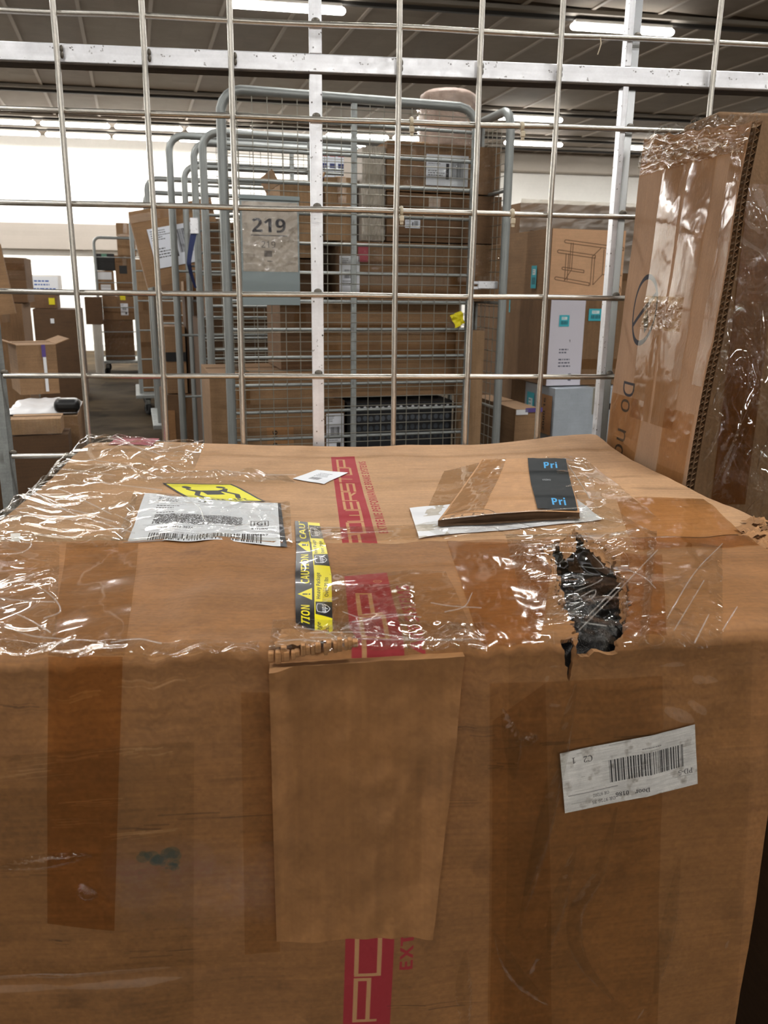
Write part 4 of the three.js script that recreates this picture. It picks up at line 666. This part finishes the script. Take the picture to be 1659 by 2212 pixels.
function trolley(label, u, d, w, dep, h, { gate = {}, sides = {}, back = true, shift = 0, group = 'roll trolleys behind the cage' } = {}) {
  const t = thing('roll_trolley', label, 'trolley', hall(u + w / 2, 0, d), TURN, group);
  if (gate) gridPanel(t, 'gate', w, h, gate);
  for (const s of sides.both ? [-1, 1] : [1]) gridPanel(t, 'side_panel', dep, h - 0.005, { at: V(s * (w / 2 + 0.035 + (s > 0 ? shift : 0)), 0, -dep / 2 + 0.06), turn: Math.PI / 2, posts: 2, bars: 0.42, mesh: 0.05, meshH: 0.05, ...sides });
  if (back) gridPanel(t, 'back_panel', w, h - 0.01, { at: V(0, 0, -dep), mesh: 0, bars: 0.2 });
  obj('deck', [rbx(w + 0.1, 0.03, dep + 0.08, 0.004, 0, 0.175, -dep / 2)], M.zinc, t);
  for (const x of [-w / 2 + 0.05, w / 2 - 0.05]) for (const z of [-0.06, -dep + 0.06]) castor(t, x, z);
  return t;
}
const A = trolley('large mesh trolley with a number plate on its gate, right behind the cage', 0.335, 3.2, 0.962, 0.82, 1.805, { gate: { r: 0.075 }, shift: 0.08, sides: { mesh: 0.045, meshH: 0.045 } });
{
  // latch between gate and side post, number plate
  const y = onD(1065, 616, 3.2).y;
  obj('latch', [rbx(0.085, 0.03, 0.012, 0.003, 0.545, y, 0.025), rbx(0.05, 0.012, 0.012, 0.003, 0.492, y + 0.008, 0.02), rbx(0.05, 0.012, 0.012, 0.003, 0.492, y - 0.012, 0.02), rod(V(0.54, y, 0.028), V(0.54, y, 0.034), 0.006, 12)], M.galvanised, A);
  const p = hall(0, 0, 3.17), a = onD(521, 540, 3.165), b = onD(647, 540, 3.165), top = onD(585, 425, 3.165).y, mid = onD(585, 588, 3.165).y, low = onD(585, 658, 3.165).y, w = uOf(b) - uOf(a), uc = (uOf(a) + uOf(b)) / 2 - 0.335 - 0.481;
  const plate = obj('number_plate', [rbx(w, mid - low + 0.004, 0.004, 0.0015, 0, (mid + low) / 2, 0), rbx(w, top - mid, 0.002, 0.0008, 0, (top + mid) / 2, -0.003), rbx(w + 0.006, 0.016, 0.012, 0.003, 0, top - 0.004, 0)], std({ color: 0x8e9a9c, roughness: 0.45, metalness: 0.3 }), A);
  plate.position.set(uc, 0, 0.035);
  const c = canvas(512, 650), x = fillNoise(c, [182, 172, 158], { fine: 0.03, streak: 0.02, mid: 0.06, big: 0.06, blot: 0.25 });
  x.fillStyle = '#23222a'; x.textAlign = 'center'; x.font = 'bold 188px sans-serif'; x.save(); x.translate(245, 280); x.scale(1.05, 0.95); x.fillText('219', 0, 0); x.restore(); x.fillRect(76, 306, 336, 9);
  x.fillStyle = '#5c5a58'; x.font = '84px sans-serif'; x.fillText('219', 236, 424); x.fillStyle = '#6b6560'; x.fillRect(196, 452, 74, 58); x.fillRect(222, 546, 50, 10);
  const card = obj('number_card', new THREE.PlaneGeometry(w * 0.94, top - mid - 0.02), std({ map: tex(c), roughness: 0.6 }), plate); card.position.set(0, (top + mid) / 2 - 0.008, 0.0006);
  obj('card_film', sheet(50, 60, (s, v) => V((s - 0.5) * w * 0.98, lerp(top - 0.016, mid, v), 0.0035 + 0.008 * ridge(n2b, s * 2.2 + 4, v * 2.6) * v + 0.004 * ridge(n2c, s * 4, v * 4) * v)), phys({ color: 0xffffff, roughness: 0.12, transmission: 1, thickness: 0, ior: 1.6 }), plate);
}
const B = trolley('mesh trolley with barred gate behind the numbered trolley', 0.325, 4.42, 0.96, 0.8, 1.81, { gate: { barsFrom: 0 }, sides: {} });
gridPanel(B, 'outer_leaf', 0.98, 1.85, { at: V(-0.1, 0, -0.1), mesh: 0, bars: 0.32, posts: 0 });
const Dd = trolley('trolley with leaning labelled carton, third in the row', 0.13, 6.0, 0.95, 0.8, 1.81, { gate: { mesh: 0, bars: 0.2 }, sides: { mesh: 0 } });
const Ee = trolley('trolley with black castors showing above the floor, fourth in the row', 0.02, 7.7, 0.95, 0.8, 1.72, { gate: { mesh: 0, bars: 0.25 }, sides: { mesh: 0 } });
const Ff = trolley('farthest trolley, loaded with film-wrapped cartons', -0.42, 11.2, 0.72, 0.8, 1.68, { gate: { mesh: 0, bars: 0.3, posts: 0 }, sides: { mesh: 0 }, back: false });

// what stands in the numbered trolley
const onDeck = 0.19, K = M.kraft;
const a1 = carton('carton', 'tan carton at the bottom left behind the number plate trolley gate', [455, 806, 690, 960], 3.32, 0.42, { mat: K[0], base: onDeck, tapes: [0.3], marks: [['print', P_BOLD, 0.5, 0.35, 0.75, 0.6]] });
const a2 = carton('carton', 'narrow carton with a white parcel label, low in the numbered trolley', [697, 866, 744, 960], 3.3, 0.4, { mat: K[2], base: onDeck, marks: [['parcel_label', P_SHIP, 0.15, 0.1, 0.95, 0.42]] });
const a3 = carton('black_crate', 'black box with rows of white dots at the bottom of the numbered trolley', [750, 868, 975, 960], 3.3, 0.4, { mat: M.black, base: onDeck, tapes: [], seam: false, marks: [['dotted_print', P_DOTS, 0.01, 0.0, 0.99, 0.5]] });
const a4 = carton('carton', 'wide carton resting on the black dotted box', [694, 652, 992, 866], 3.36, 0.42, { mat: K[0], base: Math.max(a2.top, a3.top) + 0.006, across: [0.5, 0.72], tapes: [] });
const a5 = carton('cardboard_tube', 'upright cardboard carton beside the latch, with a pale rim', [1000, 716, 1042, 960], 3.24, 0.1, { mat: K[3], base: onDeck, tapes: [], category: 'carton', marks: [['red_print', std({ color: 0x8c2f2a, roughness: 0.7 }), 0.1, 0.72, 0.95, 0.8]] });
const a6 = carton('carton', 'long carton with a red mark and a hanging label, in the numbered trolley', [736, 526, 1082, 646], 3.3, 0.46, { mat: K[1], base: a4.top + 0.006, tapes: [], across: [0.35], film: 0.6, marks: [['red_mark', std({ color: 0xb04a58, roughness: 0.6 }), 0.1, 0.02, 0.16, 0.34], ['hanging_label', P_SHIP, -0.01, 0.24, 0.11, 0.92]] });
const a7 = carton('carton', 'square carton on the long film-banded carton', [836, 420, 1082, 524], 3.3, 0.44, { mat: K[2], base: a6.top + 0.006, tapes: [0.4], marks: [['small_label', P_SHIP_WIDE, 0.15, 0.55, 0.28, 0.72]] });
const a8 = carton('carton', 'film-wrapped carton with a big parcel label at the top of the numbered trolley', [836, 312, 1082, 416], 3.3, 0.44, { mat: K[1], base: a7.top + 0.006, tapes: [0.3], film: 1, marks: [['parcel_label', P_SHIP_WIDE, 0.33, 0.22, 0.7, 0.86]] });
const a9 = carton('carton', 'pale film-wrapped narrow carton beside the square carton', [782, 318, 830, 524], 3.32, 0.3, { mat: std({ color: 0xcfc8bf, roughness: 0.6 }), base: a6.top + 0.006, tapes: [], film: 1, hazy: true });
const a10 = carton('carton', 'small dark carton under the tan carton left of the centre post', [606, 640, 690, 804], 3.38, 0.35, { mat: K[2], base: a1.top + 0.006, tapes: [0.5] });
const a11 = carton('carton', 'middle carton stacked on the small dark carton', [600, 560, 690, 640], 3.38, 0.35, { mat: K[4], base: a10.top + 0.006 });
const a12 = carton('carton', 'light tan carton with open flaps in the upper left of the numbered trolley', [606, 400, 690, 560], 3.38, 0.35, { mat: K[3], base: a11.top + 0.006, tapes: [], flap: 1.1 });
const a13 = carton('carton', 'light tan carton next to the pale film-wrapped one', [704, 384, 770, 524], 3.36, 0.35, { mat: K[3], base: a6.top + 0.006 });
{ // rolled bundle on top
  const p = onD(965, 312, 3.5), q = onD(1022, 260, 3.5), t = thing('wrapped_bundle', 'pinkish bundle wrapped in film on the top carton of the numbered trolley', 'bundle', hall(uOf(p), a8.top + 0.006, 3.5), TURN);
  const r = uOf(q) - uOf(p), h = onD(965, 196, 3.5).y - a8.top, m = std({ map: tileTex([182, 160, 148], { mid: 0.14, fine: 0.05, streak: 0.05, off: 91 }, 0.3), roughness: 0.5 });
  obj('bundle_body', sheet(40, 30, (s, v) => { const a = s * Math.PI * 2, k = v < 0.75 ? 1 : Math.cos((v - 0.75) / 0.25 * Math.PI / 2), y = v < 0.75 ? v / 0.75 * h * 0.86 : h * (0.86 + 0.14 * Math.sin((v - 0.75) / 0.25 * Math.PI / 2)), rad = r * k * (1 + 0.06 * n2(Math.cos(a) * 2, Math.sin(a) * 2 + v * 3)); return V(Math.cos(a) * rad, y, -Math.sin(a) * rad); }, (s, v) => [s * 0.6, v * 0.4]), m, t);
  obj('plastic_film', sheet(60, 30, (s, v) => { const a = s * Math.PI * 2, rad = r * (1.05 + 0.08 * ridge(n2b, Math.cos(a) * 3, Math.sin(a) * 3 + v * 4)); return V(Math.cos(a) * rad, h * 0.02 + v * h * 0.84, -Math.sin(a) * rad); }), M.film, t);
}
{ const p = onD(986, 690, 3.19), t = thing('yellow_tag', 'crumpled yellow sticker caught on the mesh near the latch', 'sticker', p, TURN); obj('sticker_sheet', sheet(8, 8, (s, v) => V((s - 0.5) * 0.048 + 0.006 * n2(s * 2, v), (0.5 - v) * 0.052, 0.012 + 0.012 * n2(s * 2 + 5, v * 2))), P_YELLOW, t).rotation.z = 0.4; }

// second trolley and beyond
const b1 = carton('carton', 'dark brown carton seen through the mesh below the number plate', [436, 690, 690, 960], 4.6, 0.5, { mat: K[4], base: onDeck, tapes: [0.4] });
const b2 = carton('carton', 'brown carton behind the number plate in the second trolley', [440, 480, 600, 688], 4.6, 0.5, { mat: K[2], base: b1.top + 0.006, across: [0.4] });
const b3 = carton('carton', 'carton behind the centre post of the numbered trolley', [606, 410, 790, 688], 4.62, 0.45, { mat: K[1], base: b1.top + 0.006 });
const b4 = carton('carton', 'white carton with red and blue squares, high up behind the mesh', [690, 322, 764, 408], 4.65, 0.3, { mat: M.paper, base: b3.top + 0.006, tapes: [], marks: [['square_print', P_REDBLUE, 0, 0, 1, 1]] });
{
  const c0 = carton('carton', 'tilted carton with a white parcel label leaning out of the third trolley', [312, 440, 492, 605], 5.3, 0.4, { mat: K[0], tilt: 0.2, across: [0.9], tapes: [], flap: 0, marks: [['parcel_label', P_SHIP_WIDE, 0.16, 0.26, 0.72, 0.78]] });
  const low = carton('carton', 'carton with dark lettering under the tilted labelled carton', [352, 852, 440, 960], 5.32, 0.45, { mat: K[2], base: 0, marks: [['lettering', P_BOLD, 0.02, 0.2, 0.3, 0.9]] });
  const up = carton('carton', 'narrow upright carton with a black band between the trolley posts', [358, 705, 402, 850], 5.34, 0.3, { mat: K[0], base: low.top + 0.006, tapes: [], marks: [['black_band', M.black, 0, 0.38, 1, 0.52]] });
  carton('carton', 'dim carton between the posts of the second and third trolleys', [404, 640, 470, 850], 5.36, 0.3, { mat: K[4], base: low.top + 0.006, tapes: [] });
  carton('carton', 'pale small carton under the tilted labelled carton', [398, 596, 440, 690], 5.85, 0.3, { mat: K[3], tapes: [0.5] });
}
{ // blue strap tied to the post
  const p = onD(420, 505, 4.36), q = onD(414, 570, 4.34), r = onD(424, 622, 4.36), t = new THREE.Group(); t.name = 'tie_strap'; t.userData = { label: 'dark blue strap with a buckle' }; scene.add(t);
  obj('webbing', sheet(2, 24, (s, v) => { const a = v < 0.5 ? p.clone().lerp(q, v * 2) : q.clone().lerp(r, v * 2 - 1), k = Math.sin(v * 3.1) * 0.01; return V(a.x - k + (s - 0.5) * lerp(0.03, 0.012, v), a.y, a.z + 0.03); }), std({ color: 0x1d2a58, roughness: 0.7 }), t);
  obj('buckle', [rbx(0.04, 0.075, 0.008, 0.004)], M.galvanised, t).position.copy(onD(420, 488, 4.33));
  scene.updateMatrixWorld(true); B.attach(t);
}
// cartons on the farthest trolleys
const f1 = carton('carton', 'lower film-wrapped carton on the farthest trolley', [226, 692, 290, 785], 11.3, 0.5, { mat: K[2], base: 0.195, across: [0.6], film: 1, tapes: [] });
const f2 = carton('carton', 'carton with a white label in the middle of the farthest trolley', [222, 640, 292, 690], 11.3, 0.5, { mat: K[1], base: f1.top + 0.006, marks: [['parcel_label', P_SHIP, 0.55, 0.3, 0.78, 0.8], ['yellow_dot', P_YELLOW, 0.55, -0.1, 0.72, 0.16]] });
const f3 = carton('carton', 'brown carton with dark print, right on the farthest trolley', [250, 552, 292, 638], 11.3, 0.5, { mat: K[1], base: f2.top + 0.006, marks: [['dark_print', M.black, 0.2, 0.25, 0.6, 0.45]] });
const f4 = carton('carton', 'small carton with white labels, left on the farthest trolley', [210, 585, 246, 638], 11.3, 0.4, { mat: K[0], base: f2.top + 0.006, marks: [['white_label', M.paper, 0.05, 0.05, 0.9, 0.35], ['white_label', M.paper, 0.2, 0.55, 0.8, 0.9]] });
carton('black_box', 'black box with a green mark on the farthest trolley', [208, 548, 247, 584], 11.3, 0.4, { mat: M.black, base: f4.top + 0.006, tapes: [], seam: false, marks: [['green_mark', std({ color: 0x5f8f7a, roughness: 0.6 }), 0.3, 0.0, 0.6, 0.25]] });
carton('carton', 'light carton taped crosswise on top of the farthest trolley', [252, 482, 292, 550], 11.4, 0.4, { mat: K[3], base: f3.top + 0.006, across: [0.6] });
const f0 = carton('film_wrapped_stack', 'pale film-wrapped stack standing at the left of the farthest trolley', [203, 702, 221, 790], 11.0, 0.3, { mat: M.paper, base: 0, tapes: [], seam: false, film: 1, hazy: true, category: 'stack' });
carton('carton', 'small brown carton jutting out before the white wall beside the farthest trolley', [184, 642, 220, 700], 11.0, 0.35, { mat: K[4], base: f0.top + 0.006, tapes: [] });
const e1 = carton('carton', 'carton stack end in the fourth trolley', [296, 640, 345, 850], 7.9, 0.5, { mat: K[1], base: 0.195, across: [0.5] });
carton('carton', 'light carton on the stack of the fourth trolley', [294, 560, 338, 640], 7.9, 0.45, { mat: K[3], base: e1.top + 0.006 });

const far1 = carton('carton', 'wide dim carton far behind the third trolley', [300, 575, 470, 850], 9.3, 0.5, { mat: K[2], base: 0, across: [0.6] });
carton('carton', 'dark carton far behind, seen past the second trolley post', [380, 470, 480, 575], 9.3, 0.45, { mat: K[4], base: far1.top + 0.006, tapes: [] });
// ------------------------------------------------------------------ stack at the right, beside the numbered trolley
const r1 = carton('grey_box', 'glossy pale grey box at the bottom of the stack by the corrugated panel', [1196, 838, 1345, 960], 3.35, 0.3, { mat: P_GREY, base: 0, tapes: [0.6], marks: [['black_mark', M.black, 0.72, 0.1, 0.8, 0.14], ['dark_lettering', P_BOLD, 0.6, 0.05, 0.95, 0.3, 0, true], ['teal_sticker', P_TEAL, 0.1, 0.06, 0.35, 0.3, 0, true]] });
const r2 = carton('carton', 'half white, half brown carton with teal stickers on the grey box', [1184, 648, 1345, 832], 3.42, 0.42, { mat: K[1], base: r1.top + 0.006, tapes: [], across: [0.25], marks: [['white_panel', P_LILAC, 0.0, 0.0, 0.45, 1], ['teal_sticker', P_TEAL, 0.5, 0.1, 0.68, 0.24]] });
{ const m = obj('teal_sticker', new THREE.PlaneGeometry(0.05, 0.05), P_TEAL, r2); m.position.set(-r2.w * 0.32, r2.h * 0.76, 0.42 / 2 + 0.009); }
const r3 = carton('carton', 'carton with a line drawing of a table frame', [1188, 496, 1345, 644], 3.46, 0.45, { mat: K[0], base: r2.top + 0.006, tapes: [], marks: [['table_drawing', P_TABLE, 0.0, 0.0, 1, 1], ['teal_sticker', P_TEAL, 0.62, 0.52, 0.74, 0.86, 0, true]] });
const r4 = carton('carton', 'tall film-wrapped carton standing behind the carton with the table drawing', [1112, 442, 1372, 960], 3.98, 0.5, { mat: K[1], base: 0, tapes: [0.6], across: [0.9, 0.78], film: 0.22, hazy: true, marks: [['teal_sticker', P_TEAL, 0.86, 0.24, 0.95, 0.34, 0, true]] });
carton('carton', 'low carton with white and purple tape beside the trolley post', [1112, 884, 1168, 960], 3.28, 0.5, { mat: K[0], base: 0, tapes: [], marks: [['purple_tape', P_PURPLE, 0.35, -0.01, 1, 0.02], ['white_tape', M.paper, 0, 0.0, 0.45, 0.035]] });

// ------------------------------------------------------------------ cartons at the left
const l1 = carton('carton', 'carton at the bottom of the left stack, under a white and black bag', [22, 900, 172, 1000], 3.9, 0.5, { mat: K[0], base: 0, tapes: [], film: 0.3 });
{ // bag
  const p = onD(95, 870, 4.05), t = thing('mailing_bag', 'white and black plastic mailing bag lying on the left stack', 'bag', hall(uOf(p), l1.top + 0.008, 4.12), TURN);
  const wd = 0.3, dp = 0.38, hh = 0.035; const shape = (k) => sheet(30, 24, (s, v) => { const X = (s - 0.5) * 2, Z = (v - 0.5) * 2, e = (1 - X ** 6) * (1 - Z ** 6); return V(X * wd / 2, k > 0 ? hh * Math.sqrt(Math.max(0, e)) * (0.8 + 0.2 * n2(X * 2, Z * 2)) : 0.002, Z * dp / 2); });
  obj('white_side', shape(1), phys({ color: 0xe8e8ea, roughness: 0.3 }), t); obj('black_side', [shape(-1), rbx(0.11, 0.06, 0.1, 0.025, 0.105, 0.032, 0.155)], phys({ color: 0x17181a, roughness: 0.35 }), t);
}
const l2 = carton('carton', 'open carton with purple tape standing on the mailing bag stack', [22, 745, 108, 866], 4.3, 0.3, { mat: K[0], base: l1.top + 0.05, tapes: [], turn: 0.25, flap: 0.35, marks: [['purple_tape', P_PURPLE, 0.62, 0.0, 0.72, 0.25], ['white_tape', M.paper, 0.64, 0.25, 0.72, 0.95]] });
const l3 = carton('carton', 'large plain brown carton on the floor in the far left row', [78, 668, 178, 832], 8.9, 0.6, { mat: K[4], base: 0, tapes: [], marks: [['white_spot', M.paper, 0.36, 0.1, 0.44, 0.15]] });
const l4 = carton('carton', 'brown carton with a yellow sticker under the white printed box', [64, 634, 123, 666], 9.0, 0.4, { mat: K[2], base: l3.top + 0.006, tapes: [], marks: [['yellow_sticker', P_YELLOW, 0.7, 0.3, 0.92, 0.75]] });
carton('white_box', 'white box with blue lettering on the far left row', [64, 594, 127, 632], 9.0, 0.4, { mat: M.white, base: l4.top + 0.006, tapes: [], seam: false, marks: [['blue_lettering', P_BLUE, 0.05, 0.1, 0.98, 0.95]] });
const l5 = carton('carton', 'tall carton at the left edge under the crumpled one', [-60, 656, 58, 900], 6.0, 0.5, { mat: K[1], base: 0, tapes: [0.7] });
carton('carton', 'crumpled carton on the tall left edge carton', [-60, 556, 56, 652], 6.1, 0.4, { mat: K[2], base: l5.top + 0.006, across: [0.8], film: 0.5 });
carton('cardboard_sheet', 'cardboard board leaning at the left edge before the crumpled carton', [-60, 530, 26, 655], 5.6, 0.03, { mat: K[0], base: 0.95, tilt: 0.12, tapes: [], seam: false, category: 'cardboard' });
const l0 = carton('carton', 'dark carton below the flat film-edged carton at the lower left', [22, 941, 150, 1000], 3.62, 0.16, { mat: K[4], base: 0, tapes: [] });
carton('carton', 'flat carton with a film-covered edge low in front of the mailing bag', [22, 906, 132, 938], 3.62, 0.15, { mat: K[3], tapes: [], film: 1, base: l0.top + 0.006 });
carton('carton', 'carton lying under the left post of the cage', [-60, 940, 20, 1000], 4.6, 0.4, { mat: K[4], base: 0 });

renderer.render(scene, camera);
